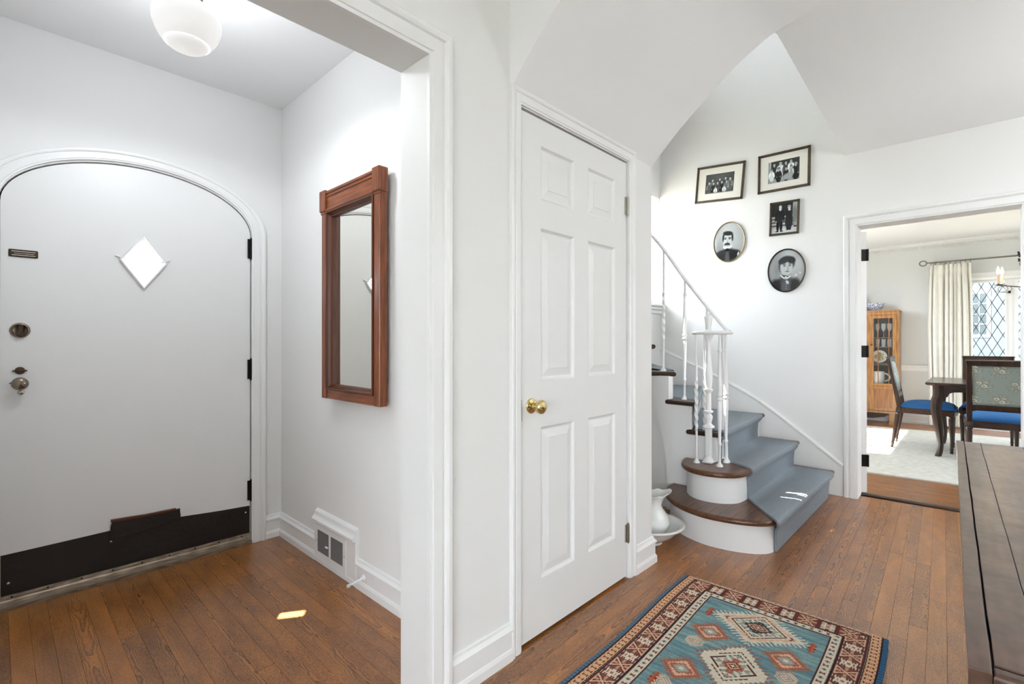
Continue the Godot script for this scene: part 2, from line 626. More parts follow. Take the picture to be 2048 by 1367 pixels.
func couple() -> Image:
	var im := blank(160, 192, g(0.16), g(0.20))
	im.fill_rect(Rect2i(132, 0, 28, 150), g(0.72))
	for k in 4:
		im.fill_rect(Rect2i(0, 82 + 22 * k, 140, 11), g(0.74))
		im.fill_rect(Rect2i(0, 93 + 22 * k, 140, 11), g(0.34))
	im.fill_rect(Rect2i(0, 160, 160, 32), g(0.8))
	dab(im, 0.90, 0.42, 0.09, 0.3, g(0.5), 0.3)
	for s in [-1, 1]:
		dab(im, 0.31 + 0.065 * s, 0.72, 0.06, 0.22, g(0.12), 0.1)
		dab(im, 0.31 + 0.09 * s, 0.93, 0.07, 0.018, g(0.08), 0.2)
		dab(im, 0.68 + 0.05 * s, 0.88, 0.045, 0.04, g(0.1), 0.2)
	dab(im, 0.31, 0.43, 0.15, 0.26, g(0.13), 0.1)
	dab(im, 0.17, 0.42, 0.045, 0.2, g(0.13), 0.1, 0.12)
	dab(im, 0.46, 0.42, 0.045, 0.2, g(0.13), 0.1, -0.12)
	dab(im, 0.33, 0.19, 0.05, 0.05, g(0.9), 0.2)
	dab(im, 0.33, 0.125, 0.06, 0.072, g(0.82), 0.15)
	dab(im, 0.68, 0.60, 0.15, 0.30, g(0.15), 0.1)
	dab(im, 0.68, 0.34, 0.13, 0.16, g(0.15), 0.1)
	dab(im, 0.69, 0.23, 0.05, 0.04, g(0.85), 0.2)
	dab(im, 0.68, 0.155, 0.06, 0.068, g(0.8), 0.15)
	dab(im, 0.68, 0.11, 0.065, 0.035, g(0.62), 0.2)
	dab(im, 0.17, 0.60, 0.03, 0.03, g(0.75), 0.2)
	return im

func floral() -> Image:
	var im := blank(256, 256, Color(0.63, 0.68, 0.66), Color(0.61, 0.66, 0.64))
	var f := FastNoiseLite.new()
	f.frequency = 0.3
	for y in 256:
		for x in 256:
			var c := im.get_pixel(x, y)
			im.set_pixel(x, y, c.lightened(0.05 + 0.05 * f.get_noise_2d(x, y * 0.2)))
	var ink := Color(0.24, 0.27, 0.27)
	var pale := Color(0.86, 0.86, 0.80)
	var leaf := Color(0.74, 0.77, 0.71)
	for b in [[0.5, 0.10, 1.0], [0.17, 0.47, 1.0], [0.83, 0.47, 1.0], [0.5, 0.86, 1.0], [-0.02, 0.86, 1.0], [1.02, 0.86, 1.0], [-0.02, 0.10, 1.0], [1.02, 0.10, 1.0]]:
		for pass_ in 2:
			var e := 0.0045 if pass_ == 0 else 0.0
			for l in [[-0.100, 0.035, 0.050, 0.012, 0.25], [-0.085, 0.070, 0.042, 0.012, -0.5], [0.105, 0.045, 0.050, 0.012, -0.15], [0.135, 0.015, 0.040, 0.010, -0.5], [0.060, 0.105, 0.040, 0.013, 0.9], [-0.030, 0.105, 0.045, 0.012, -0.8], [-0.075, -0.055, 0.012, 0.036, -0.35], [0.095, -0.055, 0.012, 0.036, 0.5], [0.020, -0.105, 0.012, 0.032, 0.1]]:
				dab(im, b[0] + l[0] * 1.3, b[1] + l[1] * 1.2, l[2] * 1.3 + e, l[3] * 1.3 + e, ink if pass_ == 0 else leaf, 0.12, l[4])
			for r in [[0.040, 0.020, 0.046], [-0.034, -0.040, 0.040], [0.052, -0.058, 0.030]]:
				for k in 6:
					var a: float = TAU * k / 6.0 + r[0] * 40.0
					dab(im, b[0] + r[0] * 1.3 + cos(a) * r[2] * 0.72, b[1] + r[1] * 1.2 + sin(a) * r[2] * 0.6, r[2] * 0.66 + e, r[2] * 0.58 + e, ink if pass_ == 0 else pale, 0.12)
		for r in [[0.040, 0.020, 0.046], [-0.034, -0.040, 0.040], [0.052, -0.058, 0.030]]:
			for k in 3:
				var q: float = r[2] * (0.62 - 0.2 * k)
				dab(im, b[0] + r[0] * 1.3, b[1] + r[1] * 1.2, q + 0.004, q * 0.85 + 0.004, Color(0.55, 0.56, 0.50), 0.1)
				dab(im, b[0] + r[0] * 1.3 + 0.003, b[1] + r[1] * 1.2 - 0.002, q, q * 0.85, Color(0.90, 0.89, 0.83), 0.1)
	return im

# the hall rug, knot by knot: x across (0.80 m), y along (1.30 m) from the far end; 2.5 mm a knot
func rug_image() -> Image:
	var W := 320
	var L := 520
	var blue := Color(0.36, 0.49, 0.55)
	var teal := Color(0.56, 0.67, 0.65)
	var maroon := Color(0.40, 0.22, 0.20)
	var rust := Color(0.66, 0.40, 0.31)
	var peach := Color(0.86, 0.70, 0.59)
	var orange := Color(0.87, 0.68, 0.53)
	var cream := Color(0.86, 0.82, 0.74)
	var dark := Color(0.20, 0.13, 0.13)
	var f := FastNoiseLite.new()
	f.seed = 4
	f.frequency = 0.05
	var im := Image.create(W, L, false, Image.FORMAT_RGB8)
	for y in L:
		for x in W:
			var a := minf(x, W - 1 - x) * 2.5
			var e := minf(y, L - 1 - y) * 2.5
			var ms := a - 16.0
			var me := e + 25.0
			var m := minf(ms, me)
			var s := float(y if ms < me else x) * 2.5      # runs along the band
			var c: Color
			if a < 14.0:
				c = Color(0.40, 0.47, 0.52).lerp(Color(0.26, 0.38, 0.48), 0.5 + 0.5 * sin(y * 0.9)) if x < W / 2 else Color(0.26, 0.42, 0.55).lerp(Color(0.18, 0.32, 0.46), 0.5 + 0.5 * sin(y * 0.9))
			elif m < 4.0:
				c = dark
			elif m < 36.0:
				c = orange if ms < me else peach
				var q := fposmod(s, 26.0) - 13.0
				var r := m - 20.0
				if absf(r) < 10.0 and absf(q) < 1.5 + absf(r) * 0.55 and int(absf(r) + 0.5) % 6 < 4:
					c = dark.lerp(rust, 0.35)
				if absf(r) > 12.5 and absf(absf(q) - 13.0) < 3.0:
					c = rust
			elif m < 42.0:
				c = dark if m < 38.0 or m > 40.5 or fposmod(s, 9.0) < 5.0 else cream
			elif m < 118.0:
				c = maroon
				var per := 121.0 if ms < me else 145.0
				var off := 30.0 if ms < me else 45.0
				var q := fposmod(s + off, per) - per / 2.0
				var r := m - 80.0
				var mid := absf(q) - per / 2.0
				var la := absf(absf(mid) - absf(r) * 0.85)
				if absf(mid) < 34.0 and absf(r) < 33.0:
					c = maroon.lerp(rust, 0.45)
					if la < 5.0 or absf(r) > 28.0 and absf(mid) < 30.0:
						c = peach
					elif la < 8.0:
						c = dark
					elif absf(mid) > 10.0 and absf(r) < 6.0 or absf(r) > 12.0 and absf(mid) < 6.0:
						c = peach.lerp(rust, 0.4)
				var qx := absf(q)
				var rx := absf(r)
				if qx < 15.0 and rx < 22.0 or rx < 32.0 and qx < 24.0 and qx > 6.0 and rx > 12.0 and fposmod(rx, 10.0) < 6.0 or qx < 24.0 and rx < 8.0:
					c = cream
					if qx < 6.0 and rx < 6.0 or absf(rx - 14.0) < 2.5 and qx < 8.0:
						c = rust
				if absf(r) > 36.0:
					c = dark
			elif m < 124.0:
				c = dark if fposmod(s, 8.0) < 5.5 or m < 120.0 else cream
			elif m < 152.0:
				c = cream
				var q := fposmod(s, 56.0) - 28.0
				var r := m - 138.0
				if absf(q) + absf(r) * 0.9 < 9.0:
					c = Color(0.55, 0.58, 0.58)
					if absf(q) + absf(r) < 4.0:
						c = dark
				q = absf(q) - 28.0
				if absf(r) < 9.0 and absf(q) < 2.0 + absf(r) * 0.8:
					c = maroon if int(absf(r)) % 5 < 3 else rust
			elif m < 158.0:
				c = dark if m < 156.0 else maroon
			else:
				c = blue.lerp(teal, clampf(0.5 + 0.9 * f.get_noise_2d(x * 0.15, y * 1.6) + 0.3 * f.get_noise_2d(x * 2.0, y * 6.0), 0, 1))
				var cx := (x - W / 2.0) * 2.5
				var ax := absf(cx)
				for k in 4:
					var cy := (y * 2.5) - (250.0 + 310.0 * k)
					var ay := absf(cy)
					var wide := 158.0 if k % 2 == 0 else 118.0
					var tall := 128.0 if k % 2 == 0 else 140.0
					var st := 12.0
					var d := (ceilf(ax / st) * st) / wide + (ceilf(ay / st) * st) / tall
					if d < 1.10:
						c = cream if d > 0.98 or k % 2 == 0 else rust
						if d < 0.98:
							c = peach if k % 2 == 0 else cream
						if d < 0.86:
							c = dark.lerp(rust, 0.3) if fposmod(ax + ay, 24.0) < 9.0 else cream
						if d < 0.66:
							c = Color(0.60, 0.63, 0.58) if fposmod(ax - ay, 36.0) < 18.0 else cream
						if d < 0.46:
							c = rust if k % 2 else dark.lerp(blue, 0.4)
						if d < 0.34:
							c = peach if fposmod(ax + ay, 16.0) < 8.0 else maroon
						if d < 0.12:
							c = cream
					elif d < 1.30 and fposmod(ax - ay, 24.0) < 9.0:
						c = cream if k % 2 == 0 else rust
				for k in 3:                                    # pale combs in the field
					var cy := (y * 2.5) - (505.0 + 300.0 * k)
					var bx := absf(ax - 158.0)
					if absf(cy) < 42.0 - bx * 0.7 and bx < 34.0 and fposmod(absf(cy) + bx, 13.0) < 9.0:
						c = peach.lerp(cream, 0.3)
				for k in 4:                                    # the rust lozenges between the medallions
					var cy := (y * 2.5) - (405.0 + 290.0 * k)
					var bx := absf(ax - 134.0)
					var d := (ceilf(bx / 8.0) * 8.0) / 76.0 + (ceilf(absf(cy) / 8.0) * 8.0) / 74.0
					if d < 1.0:
						c = rust
						if d < 0.78: c = peach
						if d < 0.64: c = rust
						if d < 0.50: c = Color(0.62, 0.64, 0.62)
						if d < 0.24: c = cream
					elif d < 1.25 and fposmod(bx - absf(cy), 14.0) < 6.0:
						c = rust
				for k in 3:                                    # small red sprigs by the border
					var cy := (y * 2.5) - (258.0 + 545.0 * k)
					var bx := absf(ax - 187.0)
					if absf(cy) < 36.0 and bx < 5.0 or absf(cy) < 32.0 and bx < 13.0 and fposmod(absf(cy), 15.0) < 8.0:
						c = Color(0.64, 0.24, 0.18) if bx > 3.0 else Color(0.75, 0.40, 0.26)
			var j := 1.0 + 0.16 * f.get_noise_2d(x * 17.0, y * 17.0)
			im.set_pixel(x, y, Color(c.r * j, c.g * j, c.b * j))
	return im

func table_image() -> Image:
	var im := Image.create(512, 256, false, Image.FORMAT_RGB8)
	var f := FastNoiseLite.new()
	f.seed = 31
	f.frequency = 0.02
	f.fractal_octaves = 4
	for y in 256:
		for x in 512:
			var v := 0.5 + 0.5 * f.get_noise_2d(x * 0.5, y * 5.0) + 0.5 * f.get_noise_2d(x * 1.3 + 900.0, y * 1.3)
			im.set_pixel(x, y, Color(0.27, 0.19, 0.15).lerp(Color(0.42, 0.31, 0.25), clampf(v, 0, 1)))
	return im

func materials() -> void:
	M.wall = bump(mat(Color(0.930, 0.928, 0.922), 0.55, 0.0, 0.4), noise_tex(0.05, 256), 0.02)
	M.wall.uv1_triplanar = true
	M.wall.uv1_scale = Vector3.ONE * 2.0
	M.ceil = mat(Color(0.968, 0.968, 0.97), 0.7, 0.0, 0.3)
	M.trim = mat(Color(0.940, 0.940, 0.936), 0.34)
	M.door = mat(Color(0.925, 0.925, 0.921), 0.38)
	M.iron = mat(Color(0.95, 0.95, 0.95), 0.32)
	M.dining_wall = mat(Color(0.845, 0.852, 0.85), 0.6)
	M.black = mat(Color(0.03, 0.025, 0.022), 0.4)
	M.kick = bump(mat(Color(0.032, 0.027, 0.022), 0.38), noise_tex(0.02, 256), 0.15)
	M.kick.uv1_triplanar = true
	M.kick.uv1_scale = Vector3.ONE * 3.0
	M.hinge = mat(Color(0.10, 0.09, 0.085), 0.5, 0.6)
	M.bronze = mat(Color(0.30, 0.25, 0.20), 0.32, 0.85)
	M.nickel = mat(Color(0.55, 0.50, 0.45), 0.25, 1.0)
	M.brass = mat(Color(0.86, 0.78, 0.56), 0.12, 1.0)
	M.chrome = mat(Color(0.72, 0.71, 0.68), 0.22, 1.0)
	M.alu = tri_mat(noise_tex(0.03, 128, Color(0.42, 0.36, 0.30), Color(0.72, 0.66, 0.58)), V(3, 20, 20), 0.42)
	M.alu.metallic = 0.5
	M.oak = mat(Color.WHITE, 0.36, 0.0, 0.55)
	M.oak.albedo_texture = oak_image(Color(0.27, 0.14, 0.055), Color(0.71, 0.455, 0.195), 3)
	M.oak.clearcoat_enabled = true
	M.oak.clearcoat = 0.5
	M.oak.clearcoat_roughness = 0.22
	M.tread = wood(Color(0.21, 0.12, 0.065), Color(0.50, 0.31, 0.18), 0, 0.30, 8.0, 12)
	M.nose = wood(Color(0.12, 0.075, 0.05), Color(0.31, 0.20, 0.13), 0, 0.4, 14.0, 13)
	M.threshold = wood(Color(0.10, 0.06, 0.04), Color(0.26, 0.16, 0.10), 2, 0.35, 14.0, 14)
	M.subfloor = mat(Color(0.05, 0.035, 0.025), 0.9)
	M.mirror_wood = wood(Color(0.36, 0.17, 0.075), Color(0.60, 0.33, 0.16), 1, 0.32, 9.0, 7)
	M.mirror_wood_across = wood(Color(0.38, 0.18, 0.08), Color(0.62, 0.34, 0.165), 2, 0.32, 9.0, 8)
	M.mirror_dark = mat(Color(0.33, 0.16, 0.075), 0.35)
	M.silver = mat(Color(0.93, 0.925, 0.90), 0.015, 1.0)
	M.glass = mat(Color(0.6, 0.64, 0.64, 0.035), 0.02)
	M.glass.transparency = BaseMaterial3D.TRANSPARENCY_ALPHA
	M.carpet = mat(Color.WHITE, 0.95, 0.0, 0.2)
	M.carpet.albedo_texture = carpet_colour()
	M.carpet.uv1_triplanar = true
	M.carpet.uv1_scale = Vector3.ONE * 8.5
	bump(M.carpet, carpet_height(), 0.3)
	M.china = mat(Color(0.93, 0.93, 0.92), 0.12)
	M.china.clearcoat_enabled = true
	M.china.clearcoat = 0.6
	M.china.clearcoat_roughness = 0.05
	M.gilt = wood(Color(0.20, 0.17, 0.14), Color(0.46, 0.39, 0.30), 0, 0.38, 12.0, 21)
	M.gilt.metallic = 0.35
	M.gilt_pale = mat(Color(0.60, 0.54, 0.43), 0.35, 0.6)
	M.gilt_dark = mat(Color(0.20, 0.17, 0.14), 0.4, 0.4)
	M.matboard = mat(Color(0.90, 0.89, 0.86), 0.8)
	M.rug = mat(Color.WHITE, 0.95, 0.0, 0.2)
	M.rug.albedo_texture = ImageTexture.create_from_image(rug_image())
	M.rug.texture_repeat = false
	M.fringe = mat(Color(0.80, 0.77, 0.70), 0.95)
	M.table_top = mat(Color.WHITE, 0.28)
	M.table_top.albedo_texture = ImageTexture.create_from_image(table_image())
	M.table_top.uv1_triplanar = true
	M.table_top.uv1_scale = V(0.9, 1.8, 1.8)
	bump(M.table_top, noise_tex(0.012, 256, Color.BLACK, Color.WHITE, 5, FastNoiseLite.TYPE_PERLIN, 44), 0.5)
	M.table_dark = wood(Color(0.10, 0.07, 0.055), Color(0.24, 0.17, 0.13), 0, 0.35, 8.0, 23)
	M.dark_wood = wood(Color(0.12, 0.078, 0.055), Color(0.29, 0.19, 0.135), 1, 0.34, 10.0, 24)
	M.dark_wood_across = wood(Color(0.13, 0.082, 0.058), Color(0.31, 0.20, 0.14), 2, 0.22, 10.0, 25)
	M.velvet = mat(Color(0.06, 0.37, 0.63), 0.7)
	M.velvet.rim_enabled = true
	M.velvet.rim = 0.6
	M.velvet.rim_tint = 0.6
	M.cab = wood(Color(0.48, 0.32, 0.17), Color(0.70, 0.51, 0.30), 1, 0.36, 9.0, 26)
	M.cab_panel = wood(Color(0.44, 0.27, 0.135), Color(0.62, 0.42, 0.22), 1, 0.36, 7.0, 27)
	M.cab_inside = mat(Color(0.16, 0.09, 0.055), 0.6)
	M.curtain = tri_mat(noise_tex(0.06, 128, Color(0.91, 0.90, 0.865), Color(0.96, 0.955, 0.93)), V(3, 1, 3), 0.85)
	M.curtain.backlight_enabled = true
	M.curtain.backlight = Color(0.45, 0.44, 0.40)
	M.rod = mat(Color(0.50, 0.48, 0.45), 0.35, 0.7)
	M.lead = mat(Color(0.05, 0.05, 0.05), 0.5, 0.3)
	M.cream_rug = bump(tri_mat(noise_tex(0.03, 256, Color(0.78, 0.77, 0.73), Color(0.88, 0.875, 0.84)), Vector3.ONE * 1.6, 0.95), noise_tex(0.08, 256), 0.4)
	M.cream_rug.heightmap_texture = noise_tex(0.08, 256)


# ---------------------------------------------------------------- planks
func plank(parent: Node3D, x0: float, z0: float, x1: float, z1: float, along_x: bool, xf := Transform3D()) -> void:
	var mb := MB.new()
	var gap := 0.0003
	var b := 0.0004
	var lo := V(x0 + gap, -0.014, z0 + gap)
	var hi := V(x1 - gap, 0.0, z1 - gap)
	var k := rng.randi_range(0, 15)
	var u0 := rng.randf()
	var flip := rng.randf() < 0.5
	var uv := func(q: Vector3) -> Vector2:
		var l := (q.x - lo.x) if along_x else (q.z - lo.z)
		var w := (q.z - lo.z) / (hi.z - lo.z) if along_x else (q.x - lo.x) / (hi.x - lo.x)
		if flip: w = 1.0 - w
		return Vector2(u0 + l / 1.3, (k + 0.04 + 0.92 * w) / 16.0)
	var top := [V(lo.x + b, 0, lo.z + b), V(hi.x - b, 0, lo.z + b), V(hi.x - b, 0, hi.z - b), V(lo.x + b, 0, hi.z - b)]
	var rim := [V(lo.x, -b, lo.z), V(hi.x, -b, lo.z), V(hi.x, -b, hi.z), V(lo.x, -b, hi.z)]
	var low := [V(lo.x, lo.y, lo.z), V(hi.x, lo.y, lo.z), V(hi.x, lo.y, hi.z), V(lo.x, lo.y, hi.z)]
	var c := (lo + hi) / 2.0
	mb.quad(xf * top[0], xf * top[1], xf * top[2], xf * top[3], Vector3.UP, [uv.call(top[0]), uv.call(top[1]), uv.call(top[2]), uv.call(top[3])])
	for i in 4:
		var j := (i + 1) % 4
		var o: Vector3 = (rim[i] + rim[j]) / 2.0 - c
		o.y = 0
		mb.quad(xf * rim[i], xf * rim[j], xf * top[j], xf * top[i], xf.basis * o + Vector3.UP * 0.3, [uv.call(rim[i]), uv.call(rim[j]), uv.call(top[j]), uv.call(top[i])])
		mb.quad(xf * low[i], xf * low[j], xf * rim[j], xf * rim[i], xf.basis * o, [uv.call(low[i]), uv.call(low[j]), uv.call(rim[j]), uv.call(rim[i])])
	part("plank", mb, M.oak, parent)

func strips(parent: Node3D, a0: float, a1: float, l0: float, l1: float, along_x: bool, width := 0.0583, xf := Transform3D(), longest := 1.9) -> void:
	var a := a0
	while a < a1 - 0.005:
		var b := minf(a + width, a1)
		var l := l0
		var first := true
		while l < l1 - 0.01:
			var step := rng.randf_range(0.25, longest) if first else rng.randf_range(0.7, longest)
			first = false
			var e := l + step
			if l1 - e < 0.3:
				e = l1
			if along_x:
				plank(parent, l, a, minf(e, l1), b, true, xf)
			else:
				plank(parent, a, l, b, minf(e, l1), false, xf)
			l = e
		a = b


# ---------------------------------------------------------------- trim
func casing_frames(o: Vector3, right: Vector3, w: float, h: float, out: Vector3) -> Array:
	# up the left side, across the head, down the right side; o: foot of the left inner edge
	var up := Vector3.UP
	return [[o, -right, out], [o + up * h, -right + up, out], [o + up * h + right * w, right + up, out], [o + right * w, right, out]]

func base_run(mb: MB, pts: Array, outs: Array) -> void:
	# baseboard along floor points; outs: the wall normal (or mitre) at each
	var fr := []
	for i in pts.size():
		fr.append([pts[i], Vector3.UP, outs[i]])
	mb.sweep(SKIRT, fr)

func ellipse_arch(cx: float, a: float, b: float, spring: float, foot: float, k := 28) -> Array:
	var out := [Vector2(cx + a, foot)]
	for i in k + 1:
		var th := PI * i / k
		out.append(Vector2(cx + a * cos(th), spring + b * sin(th)))
	out.append(Vector2(cx - a, foot))
	return out


func _ready() -> void:
	rng.seed = 7
	# ------------------------------------------------ camera
	var cam := Camera3D.new()
	cam.name = "camera"
	cam.keep_aspect = Camera3D.KEEP_HEIGHT
	cam.fov = rad_to_deg(2.0 * atan(683.5 / 978.0))
	cam.near = 0.05
	cam.far = 200.0
	add_child(cam)
	cam.position = V(0, EYE, 0)
	cam.rotation = Vector3(0.002, -(PI / 2.0 - atan(926.0 / 978.0)), 0.0)
	cam.current = true
	# ------------------------------------------------ sky, sun, exposure
	var sky := ProceduralSkyMaterial.new()
	sky.sky_top_color = Color(0.90, 0.95, 1.0)
	sky.sky_horizon_color = Color(0.97, 0.98, 1.0)
	sky.ground_horizon_color = Color(0.80, 0.80, 0.78)
	sky.ground_bottom_color = Color(0.55, 0.55, 0.52)
	sky.sky_energy_multiplier = 3.6
	sky.ground_energy_multiplier = 2.0
	var env := Environment.new()
	env.background_mode = Environment.BG_SKY
	env.sky = Sky.new()
	env.sky.sky_material = sky
	env.tonemap_mode = Environment.TONE_MAPPER_LINEAR
	env.tonemap_exposure = 1.0
	env.sdfgi_enabled = true
	env.ssao_enabled = true
	env.ssil_enabled = true
	var we := WorldEnvironment.new()
	we.name = "world"
	we.environment = env
	add_child(we)
	var sun := DirectionalLight3D.new()
	sun.name = "sun"
	sun.light_energy = 34.0
	sun.light_color = Color(1.0, 0.985, 0.965)
	sun.light_angular_distance = 0.5
	sun.shadow_enabled = true
	sun.sky_mode = DirectionalLight3D.SKY_MODE_LIGHT_ONLY
	add_child(sun)
	sun.look_at_from_position(Vector3.ZERO, V(0.355, -1.565, 0.96))
	materials()
	room()
	entry()
	hall()
	staircase()
	pictures()
	dining()
	hall_things()

# ---------------------------------------------------------------- shell
# a wall sheet from (a0, y0) to (a1, y1) with rectangular holes [a0, y0, a1, y1]
func pierced(mb: MB, a0: float, y0: float, a1: float, y1: float, holes: Array, d0: float, d1: float, xf := Transform3D()) -> void:
	var xs := [a0, a1]
	var ys := [y0, y1]
	for h in holes:
		for k in [0, 2]:
			if not xs.has(h[k]) and h[k] > a0 and h[k] < a1: xs.append(h[k])
			if not ys.has(h[k + 1]) and h[k + 1] > y0 and h[k + 1] < y1: ys.append(h[k + 1])
	xs.sort()
	ys.sort()
	for i in xs.size() - 1:
		for j in ys.size() - 1:
			var c := Vector2((xs[i] + xs[i + 1]) / 2.0, (ys[j] + ys[j + 1]) / 2.0)
			var open := false
			for h in holes:
				if c.x > h[0] and c.x < h[2] and c.y > h[1] and c.y < h[3]: open = true
			if not open:
				mb.prism(rect(xs[i], ys[j], xs[i + 1], ys[j + 1]), d0, d1, xf)

func plain_window(called: String, a0: float, y0: float, a1: float, y1: float, d: float, xf: Transform3D, lights: int, label: String, f := 0.05, bar := 0.03) -> void:
	# frame with upright bars and panes, d: where its middle lies in the wall
	var mb := MB.new()
	pierced(mb, a0, y0, a1, y1, [[a0 + f, y0 + f, a1 - f, y1 - f]], d - 0.025, d + 0.025, xf)
	var w := struct(called, mb, M.trim, label, "window")
	for k in lights - 1:
		var b := MB.new()
		var c := lerpf(a0 + f, a1 - f, float(k + 1) / lights)
		b.prism(rect(c - bar, y0 + f, c + bar, y1 - f), d - 0.02, d + 0.02, xf)
		part("mullion", b, M.trim, w)
	for k in lights:
		var b := MB.new()
		var p0 := lerpf(a0 + f, a1 - f, float(k) / lights)
		var p1 := lerpf(a0 + f, a1 - f, float(k + 1) / lights)
		b.prism(rect(p0, y0 + f, p1, y1 - f), d - 0.001, d + 0.001, xf)
		part("pane", b, M.glass, w)

func room() -> void:
	var mb := MB.new()
	mb.box(V(-40, -0.7, -40), V(45, -0.35, 40))
	struct("ground", mb, mat(Color(0.42, 0.42, 0.38), 0.9), "grey-green ground outside around the house", "ground")
	# floor and its strips
	mb = MB.new()
	mb.box(V(-4.2, -0.3, -3.25), V(9.2, -0.0135, 4.7))
	var fl := struct("floor", mb, mat(Color(0.34, 0.20, 0.115), 0.5), "brown oak strip floor running through entry, hall and dining room", "floor")
	strips(fl, -0.14, 1.17, -3.06, -1.30, false, 0.0595)
	var turn := Transform3D(Basis(Vector3.UP, 0.036), Vector3.ZERO)
	turn.origin = V(2.4, 0, -0.6) - turn.basis * V(2.4, 0, -0.6)
	strips(fl, -1.30, 0.33, 0.80, 4.50, true, 0.0583, turn)
	strips(fl, -1.825, -1.30, 2.36, 3.3, true, 0.0583, turn)
	strips(fl, 4.59, 5.42, -0.80, 0.40, false, 0.0583)
	strips(fl, 8.24, 9.05, -1.4, 0.75, false, 0.0583)
	# ceilings
	mb = MB.new()
	mb.prism([Vector2(-4.1, 4.6), Vector2(4.5, 4.6), Vector2(4.5, -0.7077), Vector2(2.455, -0.6545), Vector2(2.415, -0.664), Vector2(2.395, -0.682), Vector2(2.385, -0.71), Vector2(2.385, ZW - 0.05), Vector2(-4.1, ZW - 0.05)], H, H + 0.1, PLAN)
	struct("ceiling_hall", mb, M.ceil, "flat white plaster ceiling of the hall, cut away over the stairs", "ceiling")
	mb = MB.new()
	mb.box(V(-0.2, H, -3.2), V(1.3, H + 0.1, -1.26))
	struct("ceiling_entry", mb, M.ceil, "white ceiling of the entry with the glass globe lamp", "ceiling")
	mb = MB.new()
	mb.box(V(4.5, H, -2.1), V(9.15, H + 0.1, 3.1))
	struct("ceiling_dining", mb, M.ceil, "white ceiling of the dining room above the dentil cornice", "ceiling")
	mb = MB.new()
	var cove := []
	for q in [[-1.2415, 2.086], [-1.112, 2.214], [-0.983, 2.323], [-0.822, 2.446], [-0.73, 2.500], [-0.657, 2.534], [-0.57, 2.556], [-0.46, 2.5655]]:
		cove.append(Vector2(q[0], q[1]))
	cove = spline(cove, 5)
	cove.append(Vector2(-0.46, 2.62))
	cove.append(Vector2(-1.2415, 2.62))
	mb.prism(cove, 1.30, 2.385, SIDE, 0.0, true)
	struct("ceiling_soffit", mb, M.ceil, "sloping white plaster soffit rising from the closet door head to the ceiling", "ceiling")
	# wall with the entry opening and the closet door
	mb = MB.new()
	pierced(mb, -4.1, 0.0, 2.385, H + 0.1, [[-0.10, -1.0, 0.926, 2.053], [1.358, -1.0, 2.140, 2.046]], -1.385, ZW)
	struct("wall_hall", mb, M.wall, "white hall wall between the entry opening and the six-panel door", "wall")
	# entry walls
	mb = MB.new()
	mb.box(V(1.19, 0, -3.2), V(1.30, H + 0.1, -1.385))
	struct("wall_entry_right", mb, M.wall, "white entry wall with the wooden mirror and the floor vent", "wall")
	mb = MB.new()
	mb.box(V(-0.27, 0, -3.2), V(-0.14, H + 0.1, -1.385))
	struct("wall_entry_left", mb, M.wall, "white entry wall opposite the mirror", "wall")
	mb = MB.new()
	var o := [Vector2(-0.27, 0), Vector2(-0.27, H + 0.1), Vector2(1.30, H + 0.1), Vector2(1.30, 0)]
	o.append_array(ellipse_arch(0.5145, 0.508, 0.268, 1.77, 0.0))
	mb.prism(o, -3.20, -3.05)
	struct("wall_entry", mb, M.wall, "white entry wall around the arched front door", "wall")
	# picture wall with the dining room doorway
	mb = MB.new()
	mb.prism([Vector2(-2.35, 0), Vector2(-2.35, 5.2), Vector2(-0.6, 5.2), Vector2(-0.6, H + 0.1), Vector2(4.6, H + 0.1), Vector2(4.6, 0), Vector2(0.214, 0), Vector2(0.214, 2.02), Vector2(-0.632, 2.02), Vector2(-0.632, 0)], XS, XS + 0.15, SIDE)
	struct("wall_stair", mb, M.wall, "white wall with old family photographs beside the dining room doorway", "wall")
	# stair well
	mb = MB.new()
	pierced(mb, 1.3, 0.0, 4.40, 5.2, [[3.5, 1.525, 4.40, 2.566], [2.785, 2.35, 3.005, 2.62], [2.85, 3.6, 3.78, 4.34]], -2.24, -2.2)
	struct("wall_stair_back", mb, M.wall, "white back wall of the stair well with the bright tall window", "wall")
	mb = MB.new()
	mb.prism([Vector2(2.385, -0.6525), Vector2(4.4, -0.7050), Vector2(4.4, -0.60), Vector2(2.285, -0.55)], H + 0.1, 5.2, PLAN)
	struct("wall_stair_front", mb, M.wall, "white upper wall over the hall ceiling edge in the stair well", "wall")
	mb = MB.new()
	mb.box(V(2.285, 2.62, -1.385), V(2.385, 5.2, -0.6))
	mb.box(V(1.25, H + 0.1, -1.40), V(2.34, 5.2, -1.30))
	mb.box(V(1.25, H, -2.24), V(1.35, 5.2, -1.30))
	struct("wall_stair_left", mb, M.wall, "white upper wall of the stair well above the closet", "wall")
	mb = MB.new()
	mb.box(V(1.2, 5.2, -2.3), V(4.6, 5.3, -0.5))
	struct("ceiling_stair", mb, M.ceil, "white ceiling high over the stairs", "ceiling")
	mb = MB.new()
	mb.box(V(1.30, 0, -2.24), V(1.36, H, -1.385))
	mb.box(V(2.285, 0, -1.56), V(2.385, 2.6, -1.385))
	mb.box(V(2.285, 0, -2.24), V(2.32, 1.2, -1.56))
	struct("wall_closet", mb, M.wall, "white closet wall end beside the stairs", "wall")
	plain_window("window_1", 3.5, 1.50, 4.445, 2.59, -2.235, Transform3D(), 2, "tall bright stair window behind the handrail")
	mb = MB.new()
	mb.box(V(3.42, 1.497, -2.22), V(4.398, 1.525, -2.14), 0.008)
	mb.box(V(3.45, 1.468, -2.2), V(4.398, 1.497, -2.165), 0.006)
	mb.box(V(3.45, 1.43, -2.2), V(4.398, 1.468, -2.18), 0.004)
	part("window_sill", mb, M.trim, get_node("window_1"))
